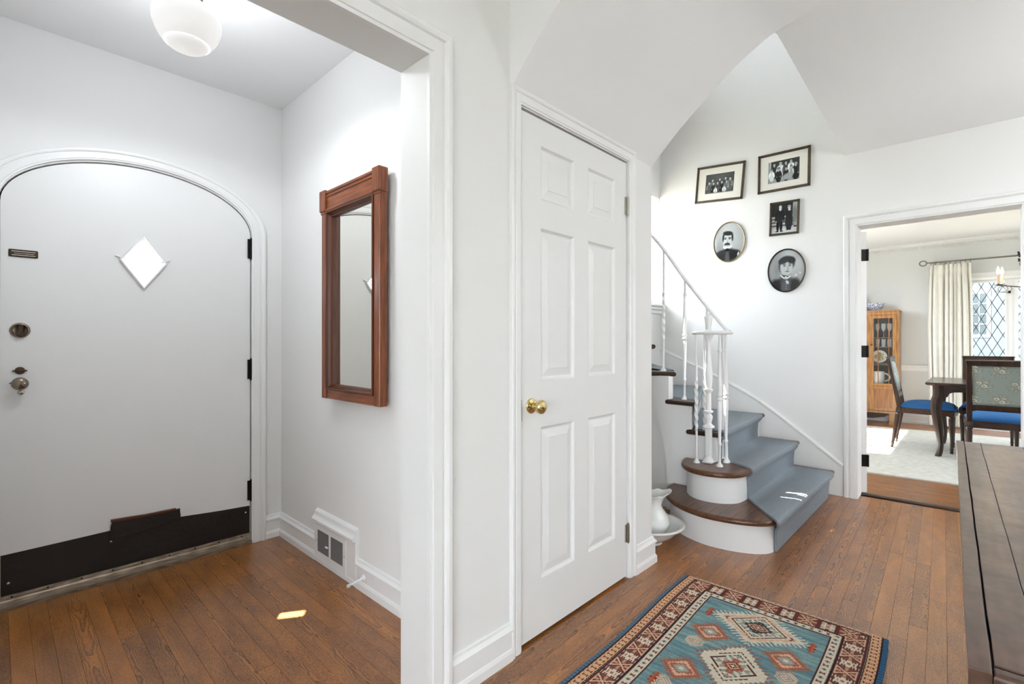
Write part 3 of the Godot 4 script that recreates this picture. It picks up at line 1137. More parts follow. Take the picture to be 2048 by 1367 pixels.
	plain_window("window_2", 2.785, 2.35, 3.005, 2.62, -2.22, Transform3D(), 2, "small two-light window high in the stair well wall", 0.01, 0.025)
	plain_window("window_3", 2.85, 3.6, 3.78, 4.34, -2.22, Transform3D(), 2, "upper floor window above the stairs")
	mb = MB.new()
	mb.box(V(3.25, 2.66, -3.15), V(4.6, 2.72, -2.24))
	mb.box(V(1.2, 4.9, -3.6), V(4.7, 5.0, -2.24))
	struct("roof_eave", mb, M.trim, "white eaves shading the stair windows outside", "eave")
	# living room round the camera
	mb = MB.new()
	mb.prism(rect(-3.7, 0.75, 2.6, 4.2), 0.0, 0.012, PLAN, 0.004)
	solo("living_rug", mb, M.cream_rug, "large cream rug on the living room floor behind the camera", "rug")
	mb = MB.new()
	pierced(mb, -4.1, 0, 4.5, H + 0.1, [], 4.5, 4.65)
	struct("wall_living", mb, M.wall, "white living room wall behind the camera", "wall")
	mb = MB.new()
	pierced(mb, ZW - 0.1, 0, 4.6, H + 0.1, [[0.7, 0.5, 2.4, 2.4], [2.7, 0.5, 4.3, 2.4]], -4.15, -4.0, SIDE)
	struct("wall_living_left", mb, M.wall, "white living room end wall with two windows", "wall")
	var k := 4
	for w in [[0.7, 2.4], [2.7, 4.3]]:
		plain_window("window_%d" % k, w[0], 0.5, w[1], 2.4, -4.08, SIDE, 3, "living room end window %s" % ["nearer the entry", "farther from the entry"][k - 4])
		k += 1


# ---------------------------------------------------------------- entry
func hinge(parent: Node3D, c: Vector3, l: float, m: Material, leaf: Vector3) -> void:
	var mb := MB.new()
	mb.tube([c - V(0, l / 2, 0), c + V(0, l / 2, 0)], 0.0075, 10)
	for k in [-1.0, 1.0]:
		mb.tube([c + V(0, k * l / 2, 0), c + V(0, k * (l / 2 + 0.008), 0)], [0.0075, 0.003], 10)
	for k in 4:
		mb.tube([c + V(0, l * (-0.3 + 0.2 * k) - 0.001, 0), c + V(0, l * (-0.3 + 0.2 * k) + 0.001, 0)], 0.0082, 10)
	mb.box(c + V(-0.018, -l / 2, -0.008) * V(1, 1, 1), c + V(0.010, l / 2, -0.002))
	part("hinge", mb, m, parent)

func panel(mb: MB, x0: float, y0: float, x1: float, y1: float, z: float) -> void:
	var st := [[0.0, 0.0], [0.004, -0.0005], [0.007, -0.004], [0.012, -0.0095], [0.016, -0.011], [0.020, -0.011], [0.050, -0.004], [0.0505, -0.002]]
	var loop := func(s: Array) -> Array:
		var i: float = s[0]
		return [V(x0 + i, y0 + i, z + s[1]), V(x1 - i, y0 + i, z + s[1]), V(x1 - i, y1 - i, z + s[1]), V(x0 + i, y1 - i, z + s[1])]
	for k in st.size() - 1:
		var a: Array = loop.call(st[k])
		var b: Array = loop.call(st[k + 1])
		for e in 4:
			var f := (e + 1) % 4
			mb.quad(a[e], a[f], b[f], b[e], V(0, 0, 1))
	var q: Array = loop.call(st[-1])
	mb.quad(q[0], q[1], q[2], q[3], V(0, 0, 1))

func entry() -> void:
	var cx := 0.5145
	# front door
	var mb := MB.new()
	var dy := 1.565
	for s in [1.0, -1.0]:
		var o := [Vector2(cx, 0.02), Vector2(cx + s * 0.5015, 0.02)]
		for k in 21:
			var th := PI / 2 * k / 20
			o.append(Vector2(cx + s * 0.5015 * cos(th), 1.77 + 0.262 * sin(th)))
		o.append_array([Vector2(cx, dy + 0.114), Vector2(cx + s * 0.080, dy), Vector2(cx, dy - 0.114)])
		mb.prism(o, -3.10, -3.056)
	var d := struct("door_1", mb, M.door, "white arched front door with a diamond window and a black kickplate", "door")
	mb = MB.new()
	var fr := []
	for q in [[0.0, 1.0], [1.0, 0.0], [0.0, -1.0], [-1.0, 0.0]]:
		fr.append([V(cx + q[0] * 0.080, dy + q[1] * 0.114, -3.056), V(q[0] * 0.018, q[1] * 0.026, 0), V(0, 0, 1)])
	mb.sweep([[0.0, -0.02], [0.0, 0.004], [0.3, 0.008], [0.45, 0.016], [0.85, 0.018], [1.0, 0.010], [1.0, -0.002]], fr, false, false, true)
	var wf := part("window_frame", mb, M.trim, d)
	mb = MB.new()
	mb.prism([Vector2(cx, dy - 0.117), Vector2(cx + 0.082, dy), Vector2(cx, dy + 0.117), Vector2(cx - 0.082, dy)], -3.085, -3.081)
	part("pane", mb, M.glass, wf)
	mb = MB.new()
	for s in [-1.0, 1.0]:
		mb.tube([V(cx + s * 0.072, dy + 0.004, -3.045), V(cx + s * 0.112, dy + 0.020, -3.050)], 0.004, 6)
	part("window_bead", mb, M.trim, wf)
	mb = MB.new()
	fr = []
	for q in ellipse_arch(cx, 0.5015, 0.262, 1.77, 0.0, 40):
		var e := Vector2(q.x - cx, maxf(q.y - 1.77, 0.0) * 3.2).normalized()
		fr.append([V(q.x, q.y, -3.104), V(e.x, e.y, 0), V(0, 0, 1)])
	mb.sweep([[-0.02, 0.0], [0.02, 0.0], [0.02, 0.012], [-0.02, 0.012]], fr, true)
	part("weatherstrip", mb, M.black, d)
	mb = MB.new()
	mb.prism([Vector2(0.016, 0.058), Vector2(1.013, 0.058), Vector2(1.013, 0.213), Vector2(0.86, 0.221), Vector2(0.67, 0.236), Vector2(0.385, 0.243), Vector2(0.2, 0.239), Vector2(0.016, 0.236)], -3.057, -3.0535)
	var kp := part("kickplate", mb, M.kick, d)
	kp.set_meta("label", "black scuffed kickplate along the foot of the door")
	mb = MB.new()
	mb.prism([Vector2(0.383, 0.200), Vector2(0.50, 0.204), Vector2(0.66, 0.226), Vector2(0.674, 0.234), Vector2(0.670, 0.283), Vector2(0.52, 0.281), Vector2(0.392, 0.288), Vector2(0.385, 0.262)], -3.0535, -3.044, Transform3D(), 0.002)
	part("letter_flap", mb, M.kick, kp)
	mb = MB.new()
	mb.prism([Vector2(0.386, 0.286), Vector2(0.52, 0.279), Vector2(0.652, 0.281), Vector2(0.652, 0.289), Vector2(0.52, 0.290), Vector2(0.386, 0.297)], -3.055, -3.040)
	part("flap_batten", mb, M.mirror_dark, kp)
	for q in [[0.993, 0.178], [0.388, 0.190], [0.04, 0.11]]:
		mb = MB.new()
		mb.lathe([[0.0, 0.003], [0.004, 0.002], [0.0055, 0.0]], 10, Transform3D(Basis(Vector3.RIGHT, PI / 2), V(q[0], q[1], -3.0535)))
		part("nail", mb, M.chrome, kp)
	mb = MB.new()
	var sw := [[0.0, 0.0], [0.0, 0.030], [0.016, 0.032], [0.022, 0.014], [0.034, 0.012], [0.040, 0.006], [0.058, 0.004], [0.058, 0.0]]
	mb.sweep(sw, [[V(0.012, 0.0, -3.056), Vector3.UP, V(0, 0, 1)], [V(1.018, 0.0, -3.056), Vector3.UP, V(0, 0, 1)]])
	var ds := part("door_sweep", mb, M.alu, d)
	for k in 9:
		mb = MB.new()
		mb.lathe([[0.0, 0.002], [0.003, 0.0015], [0.004, 0.0]], 8, Transform3D(Basis(Vector3.RIGHT, PI / 2), V(0.05 + 0.115 * k, 0.049, -3.0505)))
		part("screw", mb, M.hinge, ds)
	for y in [1.70, 1.003, 0.303]:
		hinge(d, V(1.019, y, -3.046), 0.112, M.hinge, V(-1, 0, 0))
	# hardware
	var fz := Transform3D(Basis(Vector3.RIGHT, PI / 2), V(0, 0, 0))
	fz.origin = V(0.074, 1.211, -3.056)
	mb = MB.new()
	mb.lathe([[0.0, 0.008], [0.024, 0.008], [0.026, 0.011], [0.030, 0.010], [0.033, 0.004], [0.033, 0.0]], 28, fz)
	var db := part("deadbolt", mb, M.nickel, d)
	mb = MB.new()
	mb.box(V(-0.008, -0.026, 0.0), V(0.008, 0.026, 0.017), 0.004, Transform3D(Basis(Vector3.BACK, -0.12), V(0.075, 1.211, -3.05)))
	part("thumb_turn", mb, M.bronze, db)
	fz.origin = V(0.074, 1.033, -3.056)
	mb = MB.new()
	mb.lathe([[0.0, 0.007], [0.014, 0.006], [0.017, 0.0]], 20, fz)
	mb.box(V(0.050, 1.030, -3.056), V(0.097, 1.036, -3.044), 0.002)
	part("lock_button", mb, M.bronze, d)
	fz.origin = V(0.073, 0.978, -3.056)
	mb = MB.new()
	mb.lathe([[0.024, 0.0], [0.024, 0.004], [0.012, 0.008], [0.010, 0.026], [0.016, 0.032], [0.026, 0.040], [0.028, 0.050], [0.022, 0.060], [0.010, 0.065], [0.0, 0.066]], 28, fz)
	var kn := part("door_knob", mb, M.nickel, d)
	mb = MB.new()
	mb.tube([V(0.073, 0.990, -3.05), V(0.050, 0.984, -3.045), V(0.042, 0.979, -3.04)], 0.0025, 6)
	part("knob_tab", mb, M.bronze, kn)
	fz.origin = V(0.077, 0.938, -3.056)
	mb = MB.new()
	mb.lathe([[0.0, 0.002], [0.010, 0.002], [0.012, 0.0]], 18, fz)
	part("keyhole_plate", mb, M.chrome, d)
	mb = MB.new()
	mb.box(V(0.038, 1.533, -3.057), V(0.131, 1.566, -3.050), 0.003)
	var sl := part("peep_plate", mb, M.bronze, d)
	mb = MB.new()
	mb.tube([V(0.047, 1.556, -3.049), V(0.122, 1.556, -3.049)], 0.0035, 8)
	mb.tube([V(0.047, 1.540, -3.049), V(0.122, 1.540, -3.049)], 0.0035, 8)
	mb.box(V(0.054, 1.546, -3.051), V(0.118, 1.550, -3.045), 0.001)
	part("plate_rail", mb, M.chrome, sl)
	# casing round the arch
	mb = MB.new()
	fr = []
	var arch_in := ellipse_arch(cx, 0.506, 0.266, 1.78, 0.0, 44)
	var arch_out := ellipse_arch(cx, 0.580, 0.318, 1.78, 0.0, 44)
	for i in arch_in.size():
		var e: Vector2 = (arch_out[i] - arch_in[i]) / 0.086
		fr.append([V(arch_in[i].x, arch_in[i].y, -3.05), V(e.x, e.y, 0), V(0, 0, 0.95)])
	mb.sweep(CASING, fr, true)
	struct("trim_1", mb, M.trim, "white moulded casing around the arched front door", "trim")
	# baseboards
	mb = MB.new()
	base_run(mb, [V(1.094, 0, -3.05), V(1.19, 0, -3.05), V(1.19, 0, -2.56)], [V(0, 0, 1), V(-1, 0, 1), V(-1, 0, 0)])
	base_run(mb, [V(1.19, 0, -2.13), V(1.19, 0, -1.385)], [V(-1, 0, 0), V(-1, 0, 0)])
	mb.box(V(1.170, 0.0, -2.562), V(1.192, 0.216, -2.128), 0.002)
	mb.box(V(1.167, 0.0, -2.562), V(1.192, 0.032, -2.128), 0.004)
	mb.sweep([[0.0, 0.0], [0.003, 0.034], [0.014, 0.034], [0.026, 0.024], [0.032, 0.020], [0.048, 0.016], [0.056, 0.008], [0.060, 0.0]], [[V(1.19, 0.214, -2.562), Vector3.UP, V(-1, 0, 0)], [V(1.19, 0.214, -2.128), Vector3.UP, V(-1, 0, 0)]])
	struct("baseboard_entry", mb, M.trim, "white entry baseboard stepping up over the floor vent", "baseboard")
	# vent
	var vt := thing("air_vent", "white metal floor vent with dark louvres set in the entry baseboard", "vent", V(1.17, 0.035, -2.38))
	mb = MB.new()
	pierced(mb, -2.536, 0.034, -2.214, 0.200, [[-2.512, 0.064, -2.386, 0.178], [-2.366, 0.064, -2.240, 0.178]], 1.165, 1.171, SIDE)
	mb.box(V(1.163, 0.196, -2.540), V(1.171, 0.203, -2.208), 0.002)
	part("frame", mb, M.trim, vt)
	mb = MB.new()
	mb.box(V(1.169, 0.06, -2.52), V(1.171, 0.18, -2.235))
	part("backing", mb, M.black, vt)
	mb = MB.new()
	for o in [-2.512, -2.366]:
		for k in 21:
			mb.box(V(-0.0006, 0.064, -0.0022), V(0.0006, 0.178, 0.0022), 0.0, Transform3D(Basis(Vector3.UP, 0.5), V(1.167, 0, o + 0.006 * (k + 0.5))))
	var lv := part("louvres", mb, mat(Color(0.42, 0.42, 0.42), 0.5), vt)
	lv.set_meta("kind", "stuff")
	mb = MB.new()
	mb.box(V(1.157, 0.108, -2.415), V(1.167, 0.116, -2.390), 0.003)
	part("lever", mb, M.iron, vt)
	for q in [[0.118, -2.524], [0.118, -2.226]]:
		mb = MB.new()
		mb.lathe([[0.0, 0.002], [0.0035, 0.001], [0.004, 0.0]], 8, Transform3D(Basis(Vector3.BACK, PI / 2), V(1.165, q[0], q[1])))
		part("screw", mb, M.chrome, vt)
	# door stop
	var st := thing("door_stop", "small white rigid door stop screwed to the entry baseboard", "door stop", V(1.174, 0.068, -2.058))
	mb = MB.new()
	var ax := Transform3D(Basis(Vector3.BACK, PI / 2), V(1.175, 0.068, -2.058))
	mb.lathe([[0.016, 0.0], [0.016, 0.003], [0.009, 0.008], [0.006, 0.016]], 18, ax)
	mb.tube([V(1.168, 0.067, -2.058), V(1.103, 0.058, -2.058)], [0.0055, 0.004], 10)
	part("stem", mb, M.iron, st)
	mb = MB.new()
	mb.tube([V(1.108, 0.0585, -2.058), V(1.102, 0.058, -2.058), V(1.092, 0.0565, -2.058)], [0.006, 0.0085, 0.0075], 10)
	part("bumper", mb, mat(Color(0.85, 0.84, 0.80), 0.7), st)
	# mirror
	var mr := thing("wall_mirror", "tall wall mirror in a reddish-brown wooden frame on the entry wall", "mirror", V(1.19, 0.878, -2.118))
	var z0 := -2.388
	var z1 := -1.848
	var fx := 1.128
	for s in [[z0, z0 + 0.048], [z1 - 0.048, z1]]:
		mb = MB.new()
		mb.box(V(fx, 0.880, s[0]), V(1.167, 1.815, s[1]), 0.003)
		part("stile", mb, M.mirror_wood, mr)
	mb = MB.new()
	mb.box(V(fx + 0.004, 0.880, z0 + 0.048), V(1.167, 0.926, z1 - 0.048), 0.003)
	part("bottom_rail", mb, M.mirror_wood_across, mr)
	mb = MB.new()
	mb.box(V(fx + 0.002, 1.806, z0 + 0.03), V(1.167, 1.905, z1 - 0.03), 0.003)
	mb.box(V(fx - 0.004, 1.892, z0 + 0.02), V(1.167, 1.908, z1 - 0.02), 0.004)
	mb.box(V(fx - 0.003, 1.876, z0 + 0.02), V(1.167, 1.882, z1 - 0.02), 0.002)
	mb.box(V(fx - 0.005, 1.806, z0 + 0.02), V(1.167, 1.818, z1 - 0.02), 0.004)
	var hd := part("header", mb, M.mirror_wood_across, mr)
	for s in [[z0 - 0.008, z0 + 0.050], [z1 - 0.050, z1 + 0.008]]:
		mb = MB.new()
		mb.box(V(fx - 0.010, 1.808, s[0]), V(1.167, 1.914, s[1]), 0.004)
		mb.box(V(fx - 0.004, 1.796, s[0] + 0.004), V(1.167, 1.808, s[1] - 0.004), 0.003)
		part("corner_block", mb, M.mirror_wood, hd)
	mb = MB.new()
	fr = []
	for q in [[z0 + 0.048, 0.926, -1, -1], [z1 - 0.048, 0.926, 1, -1], [z1 - 0.048, 1.806, 1, 1], [z0 + 0.048, 1.806, -1, 1]]:
		fr.append([V(1.167, q[1], q[0]), V(0, -q[3], -q[2]), V(-1, 0, 0)])
	mb.sweep([[0.0, 0.0], [0.0, 0.043], [0.004, 0.045], [0.009, 0.044], [0.012, 0.034], [0.020, 0.024], [0.024, 0.022], [0.026, 0.015], [0.026, 0.0]], fr, false, false, true)
	part("inner_moulding", mb, M.mirror_dark, mr)
	mb = MB.new()
	mb.box(V(-0.001, 0.94, -0.216), V(0.001, 1.79, 0.216), 0.0, Transform3D(Basis(Vector3.UP, -0.022), V(1.1565, 0, -2.118)))
	part("mirror_glass", mb, M.silver, mr)
	mb = MB.new()
	mb.box(V(1.160, 0.95, -2.32), V(1.1895, 1.78, -1.92))
	part("backing", mb, M.black, mr)
	floor_lamp(V(3.2, 0.0, 1.35), "lit glass globe floor lamp standing behind the long table", 1.1)
	floor_lamp(V(-0.5, 0.012, 1.9), "lit glass globe floor lamp standing on the cream rug behind the camera", 0.4)
	ceiling_lamp(V(0.487, H, -2.12), "lit white ribbed glass globe lamp on the entry ceiling")

func ceiling_lamp(at: Vector3, label: String) -> void:
	var lp := thing("ceiling_lamp", label, "lamp", at)
	var mb := MB.new()
	mb.lathe([[0.0, 0.0], [0.062, 0.0], [0.064, -0.012], [0.050, -0.022], [0.020, -0.026], [0.012, -0.032], [0.012, -0.100], [0.030, -0.104], [0.047, -0.110], [0.050, -0.122], [0.049, -0.142], [0.045, -0.142]], 32, Transform3D(Basis(), at))
	part("fitter", mb, M.bronze, lp)
	var glow := mat(Color(0.95, 0.95, 0.95), 0.2)
	glow.emission_enabled = true
	glow.emission = Color(1.0, 0.985, 0.96)
	glow.emission_energy_multiplier = 0.34
	mb = MB.new()
	mb.lathe([[0.041, -0.124], [0.044, -0.144], [0.078, -0.164], [0.101, -0.188], [0.108, -0.202]], 120, Transform3D(Basis(), at), 40, 0.012)
	mb.lathe([[0.108, -0.202], [0.111, -0.216], [0.108, -0.240], [0.098, -0.268], [0.084, -0.291], [0.074, -0.302]], 96, Transform3D(Basis(), at))
	mb.lathe([[0.074, -0.302], [0.070, -0.299], [0.067, -0.306], [0.060, -0.315], [0.038, -0.324], [0.0, -0.328]], 120, Transform3D(Basis(), at), 40, 0.008)
	part("glass_shade", mb, glow, lp)
	var l := OmniLight3D.new()
	l.name = "bulb_light"
	l.light_color = Color(0.95, 0.975, 1.0)
	l.light_energy = 0.18
	l.light_size = 0.06
	l.omni_range = 12.0
	l.omni_attenuation = 2.0
	l.shadow_enabled = true
	l.position = V(0, -0.22, 0)
	lp.add_child(l, true)
	var sp := SpotLight3D.new()      # the ribbed glass throws most of the light down
	sp.name = "bulb_spot"
	sp.light_color = Color(0.95, 0.975, 1.0)
	sp.light_energy = 0.36
	sp.light_size = 0.09
	sp.spot_angle = 86.0
	sp.spot_angle_attenuation = 0.35
	sp.spot_range = 12.0
	sp.spot_attenuation = 2.0
	sp.shadow_enabled = true
	sp.position = V(0, -0.22, 0)
	sp.rotation.x = -PI / 2
	lp.add_child(sp, true)

func floor_lamp(at: Vector3, label: String, energy: float) -> void:
	var lp := thing("floor_lamp", label, "lamp", at, 0.0)
	var mb := MB.new()
	mb.lathe([[0.0, 0.0], [0.14, 0.0], [0.14, 0.012], [0.10, 0.022], [0.015, 0.03], [0.012, 0.05]], 28)
	part("base", mb, M.bronze, lp, true)
	mb = MB.new()
	mb.lathe([[0.011, 0.03], [0.011, 1.72], [0.030, 1.74], [0.045, 1.765], [0.0, 1.765]], 16)
	part("pole", mb, M.bronze, lp, true)
	var glow := mat(Color(0.95, 0.95, 0.95), 0.3)
	glow.emission_enabled = true
	glow.emission = Color(1.0, 0.97, 0.93)
	glow.emission_energy_multiplier = 2.0
	mb = MB.new()
	mb.lathe([[0.04, 1.762], [0.10, 1.79], [0.14, 1.84], [0.155, 1.90], [0.14, 1.96], [0.10, 2.01], [0.05, 2.035], [0.0, 2.04]], 28)
	part("globe_shade", mb, glow, lp, true)
	var l := OmniLight3D.new()
	l.name = "globe_light"
	l.light_color = Color(0.965, 0.985, 1.0)
	l.light_energy = energy
	l.light_size = 0.14
	l.omni_range = 20.0
	l.omni_attenuation = 2.0
	l.shadow_enabled = true
	l.position = V(0, 1.90, 0)
	lp.add_child(l, true)

# ---------------------------------------------------------------- hall
func hall() -> void:
	var mb := MB.new()
	mb.sweep(CASING, casing_frames(V(-0.10, 0, ZW), Vector3.RIGHT, 1.026, 2.053, V(0, 0, 1)))
	struct("trim_2", mb, M.trim, "white moulded casing of the wide opening into the entry", "trim")
	mb = MB.new()
	mb.sweep(CASING, casing_frames(V(1.354, 0, ZW), Vector3.RIGHT, 0.788, 2.050, V(0, 0, 1)), false, true, false, 0.66)
	struct("trim_3", mb, M.trim, "white casing around the six-panel closet door", "trim")
	mb = MB.new()
	mb.sweep(CASING, casing_frames(V(XS, 0, -0.632), V(0, 0, 1), 0.846, 2.02, V(-1, 0, 0)))
	struct("trim_4", mb, M.trim, "white moulded casing of the dining room doorway", "trim")
	mb = MB.new()
	base_run(mb, [V(1.010, 0, ZW), V(1.297, 0, ZW)], [V(0, 0, 1), V(0, 0, 1)])
	base_run(mb, [V(2.196, 0, ZW), V(2.385, 0, ZW), V(2.385, 0, -1.55)], [V(0, 0, 1), V(1, 0, 1), V(1, 0, 0)])
	struct("baseboard_hall", mb, M.trim, "white hall baseboard either side of the closet door", "baseboard")
	mb = MB.new()
	base_run(mb, [V(XS, 0, 0.302), V(XS, 0, 4.5)], [V(-1, 0, 0), V(-1, 0, 0)])
	struct("baseboard_stair", mb, M.trim, "white baseboard right of the dining room doorway", "baseboard")
	# closet door
	mb = MB.new()
	var zf := -1.246
	for x in [[1.366, 1.480], [1.708, 1.804], [2.034, 2.1315]]:
		mb.box(V(x[0], 0.012, -1.282), V(x[1], 2.038, zf))
	for x in [[1.480, 1.708], [1.804, 2.034]]:
		for y in [[0.012, 0.222], [0.826, 1.003], [1.612, 1.718], [1.937, 2.038]]:
			mb.box(V(x[0], y[0], -1.282), V(x[1], y[1], zf))
	var d := struct("door_2", mb, M.door, "closed white six-panel closet door with a brass knob", "door")
	for x in [[1.480, 1.708], [1.804, 2.034]]:
		for y in [[0.222, 0.826], [1.003, 1.612], [1.718, 1.937]]:
			mb = MB.new()
			panel(mb, x[0], y[0], x[1], y[1], zf)
			mb.quad(V(x[0], y[0], -1.275), V(x[1], y[0], -1.275), V(x[1], y[1], -1.275), V(x[0], y[1], -1.275), V(0, 0, -1))
			part("panel", mb, M.door, d)
	for y in [1.827, 0.223]:
		hinge(d, V(2.1365, y, -1.238), 0.085, M.chrome, V(1, 0, 0))
	mb = MB.new()
	var ax := Transform3D(Basis(Vector3.RIGHT, PI / 2), V(1.424, 0.912, zf))
	mb.lathe([[0.030, 0.0], [0.030, 0.003], [0.026, 0.006], [0.022, 0.006], [0.019, 0.009], [0.013, 0.010]], 36, ax)
	var ro := part("rosette", mb, M.brass, d)
	mb = MB.new()
	mb.lathe([[0.012, 0.008], [0.0105, 0.018], [0.010, 0.026], [0.015, 0.031], [0.024, 0.038], [0.0275, 0.048], [0.026, 0.057], [0.019, 0.063], [0.008, 0.066], [0.0, 0.0665]], 36, ax)
	part("knob", mb, M.brass, ro)
	mb = MB.new()
	mb.box(V(1.3585, 0.86, -1.262), V(1.3665, 0.94, -1.243))
	part("strike_plate", mb, M.hinge, d)


# ---------------------------------------------------------------- stairs
func staircase() -> void:
	var P := func(a: Array) -> Array:
		var o := []
		for q in a: o.append(Vector2(q[0], q[1]))
		return o
	var c1: Array = spline(P.call([[3.1, -0.774], [2.96, -0.776], [2.87, -0.815], [2.805, -0.905], [2.768, -1.03], [2.768, -1.16], [2.83, -1.315], [2.966, -1.451], [3.10, -1.505], [3.235, -1.52]]), 5)
	c1.append_array(P.call([[3.25, -1.25], [4.37, -1.25], [4.37, -0.774]]))
	var c2: Array = spline(P.call([[3.32, -0.998], [3.17, -0.990], [3.05, -1.01], [2.97, -1.085], [2.94, -1.19], [2.962, -1.29], [3.03, -1.365], [3.124, -1.412], [3.235, -1.435]]), 5)
	c2.append_array(P.call([[3.25, -1.34], [4.37, -1.40], [4.37, -1.008]]))
	var c3: Array = P.call([[3.205, -1.188], [4.37, -1.262], [4.37, -1.82], [3.25, -1.42], [3.205, -1.418]])
	var c4: Array = P.call([[3.180, -1.333], [4.37, -1.752], [4.37, -2.19], [4.05, -2.19], [3.24, -1.565], [3.200, -1.565]])
	var c5: Array = P.call([[3.235, -1.500], [4.25, -2.19], [3.70, -2.19], [3.22, -1.69], [3.190, -1.69]])
	var c6: Array = P.call([[3.190, -1.630], [3.74, -2.19], [3.2, -2.19], [3.0, -1.75]])
	var c7: Array = P.call([[3.03, -1.72], [3.22, -2.19], [2.33, -2.19], [2.33, -1.60]])
	var root := thing("staircase", "winding white staircase with dark oak treads rising from two rounded bottom steps", "staircase", V(3.2, 0, -1.2))
	root.set_meta("kind", "structure")
	var all := [c1, c2, c3, c4, c5, c6, c7]
	for k in 7:
		var y := RISE * (k + 1)
		var mb := MB.new()
		var poly: Array = MB.ccw(all[k])
		mb.slab(poly, y - 0.033, y, 0.0155, PLAN)
		var tr := part("tread", mb, M.tread if k < 2 else M.nose, root)
		if k == 0:
			tr.set_meta("label", "widest rounded bottom tread")
		mb = MB.new()
		mb.layers(MB.inset(poly, 0.034), [[0.0, 0.0 if k < 2 else y - RISE - 0.02], [0.0, y - 0.03]], PLAN, true)
		part("riser", mb, M.trim, root)
	# spandrel under the open side, with its plaster arch
	var mb := MB.new()
	var sp: Array = [Vector2(-1.22, 0.0), Vector2(-1.22, 0.54), Vector2(-1.40, 0.54), Vector2(-1.40, 0.735), Vector2(-1.545, 0.735), Vector2(-1.545, 0.925), Vector2(-1.80, 0.925), Vector2(-1.80, 0.775)]
	sp.append_array(spline(P.call([[-1.72, 0.745], [-1.655, 0.665], [-1.605, 0.54], [-1.575, 0.40], [-1.562, 0.25], [-1.56, 0.0]]), 4))
	mb.prism(sp, 3.214, 3.28, SIDE)
	part("spandrel", mb, M.wall, root)
	mb = MB.new()
	mb.box(V(3.245, 0.0, -2.19), V(3.30, 0.90, -1.57))
	mb.box(V(2.32, 0.0, -2.2), V(3.30, 0.95, -2.16))
	part("recess", mb, M.wall, root)
	# skirting that climbs the picture wall
	mb = MB.new()
	var top := [[-0.722, 0.232], [-1.007, 0.455], [-1.303, 0.672], [-1.545, 0.806], [-1.808, 0.929], [-2.094, 1.056], [-2.199, 1.10]]
	var sk := spline(P.call(top), 5)
	var outline := sk.duplicate()
	outline.append_array([Vector2(-2.199, 0.0), Vector2(-0.722, 0.0)])
	mb.prism(outline, 4.386, 4.40, SIDE)
	var fr := []
	for i in sk.size():
		var a: Vector2 = sk[maxi(i - 1, 0)]
		var b: Vector2 = sk[mini(i + 1, sk.size() - 1)]
		var t := (b - a).normalized()
		fr.append([V(4.40, sk[i].y, sk[i].x), V(0, -t.x, t.y) if t.x < 0 else V(0, t.x, -t.y), V(-1, 0, 0)])
	mb.sweep([[-0.016, 0.0], [-0.016, 0.014], [-0.012, 0.020], [0.0, 0.021], [0.008, 0.014], [0.010, 0.0]], fr, true)
	struct("trim_5", mb, M.trim, "white skirting board climbing the picture wall beside the stairs", "trim")
	# carpet runner, from the floor up: [left, right]
	var st := []
	var w := 4.305
	var add := func(lx: float, lz: float, rz: float, y: float, rx := 4.268) -> void:
		st.append([V(lx, y, lz), V(rx, y, rz)])
	add.call(2.962, -0.797, -0.797, 0.002)
	add.call(2.955, -0.792, -0.792, 0.07)
	add.call(2.93, -0.785, -0.785, 0.130)
	add.call(2.90, -0.768, -0.766, 0.155)
	add.call(2.885, -0.761, -0.759, 0.172)
	add.call(2.885, -0.764, -0.762, 0.189)
	add.call(2.892, -0.775, -0.773, 0.199)
	add.call(2.915, -0.800, -0.798, 0.203)
	add.call(2.99, -0.865, -0.865, 0.203)
	add.call(3.09, -0.940, -0.945, 0.203)
	add.call(3.19, -1.012, -1.024, 0.203)
	add.call(3.196, -1.014, -1.026, 0.25)
	add.call(3.186, -1.008, -1.020, 0.32)
	add.call(3.172, -0.990, -1.000, 0.346)
	add.call(3.166, -0.981, -0.993, 0.364)
	add.call(3.168, -0.985, -0.996, 0.382)
	add.call(3.176, -1.000, -1.010, 0.392)
	add.call(3.20, -1.04, -1.05, 0.394)
	add.call(3.255, -1.13, -1.17, 0.394)
	add.call(3.285, -1.213, -1.284, 0.394)
	add.call(3.285, -1.214, -1.286, 0.44)
	add.call(3.275, -1.208, -1.280, 0.51)
	add.call(3.262, -1.186, -1.256, 0.537)
	add.call(3.257, -1.178, -1.247, 0.556)
	add.call(3.258, -1.183, -1.252, 0.574)
	add.call(3.262, -1.198, -1.268, 0.583)
	add.call(3.266, -1.240, -1.34, 0.585)
	add.call(3.275, -1.385, -1.772, 0.585)
	add.call(3.272, -1.386, -1.774, 0.63)
	add.call(3.265, -1.378, -1.764, 0.70)
	add.call(3.256, -1.355, -1.735, 0.728)
	add.call(3.252, -1.346, -1.722, 0.747)
	add.call(3.253, -1.351, -1.727, 0.765)
	add.call(3.258, -1.366, -1.742, 0.774)
	add.call(3.275, -1.45, -1.95, 0.776)
	add.call(3.300, -1.570, -2.185, 0.776, 4.20)
	add.call(3.300, -1.572, -2.187, 0.82, 4.20)
	add.call(3.290, -1.548, -2.17, 0.92, 4.20)
	add.call(3.282, -1.535, -2.16, 0.94, 4.21)
	add.call(3.288, -1.540, -2.17, 0.960, 4.20)
	add.call(3.30, -1.555, -2.18, 0.967, 4.17)
	add.call(3.28, -1.655, -2.185, 0.967, 3.72)
	mb = MB.new()
	var nrm := []
	for i in st.size():
		var a: Array = st[maxi(i - 1, 0)]
		var b: Array = st[mini(i + 1, st.size() - 1)]
		var across: Vector3 = st[i][1] - st[i][0]
		var along: Vector3 = (b[0] + b[1]) - (a[0] + a[1])
		nrm.append(across.cross(along).normalized())
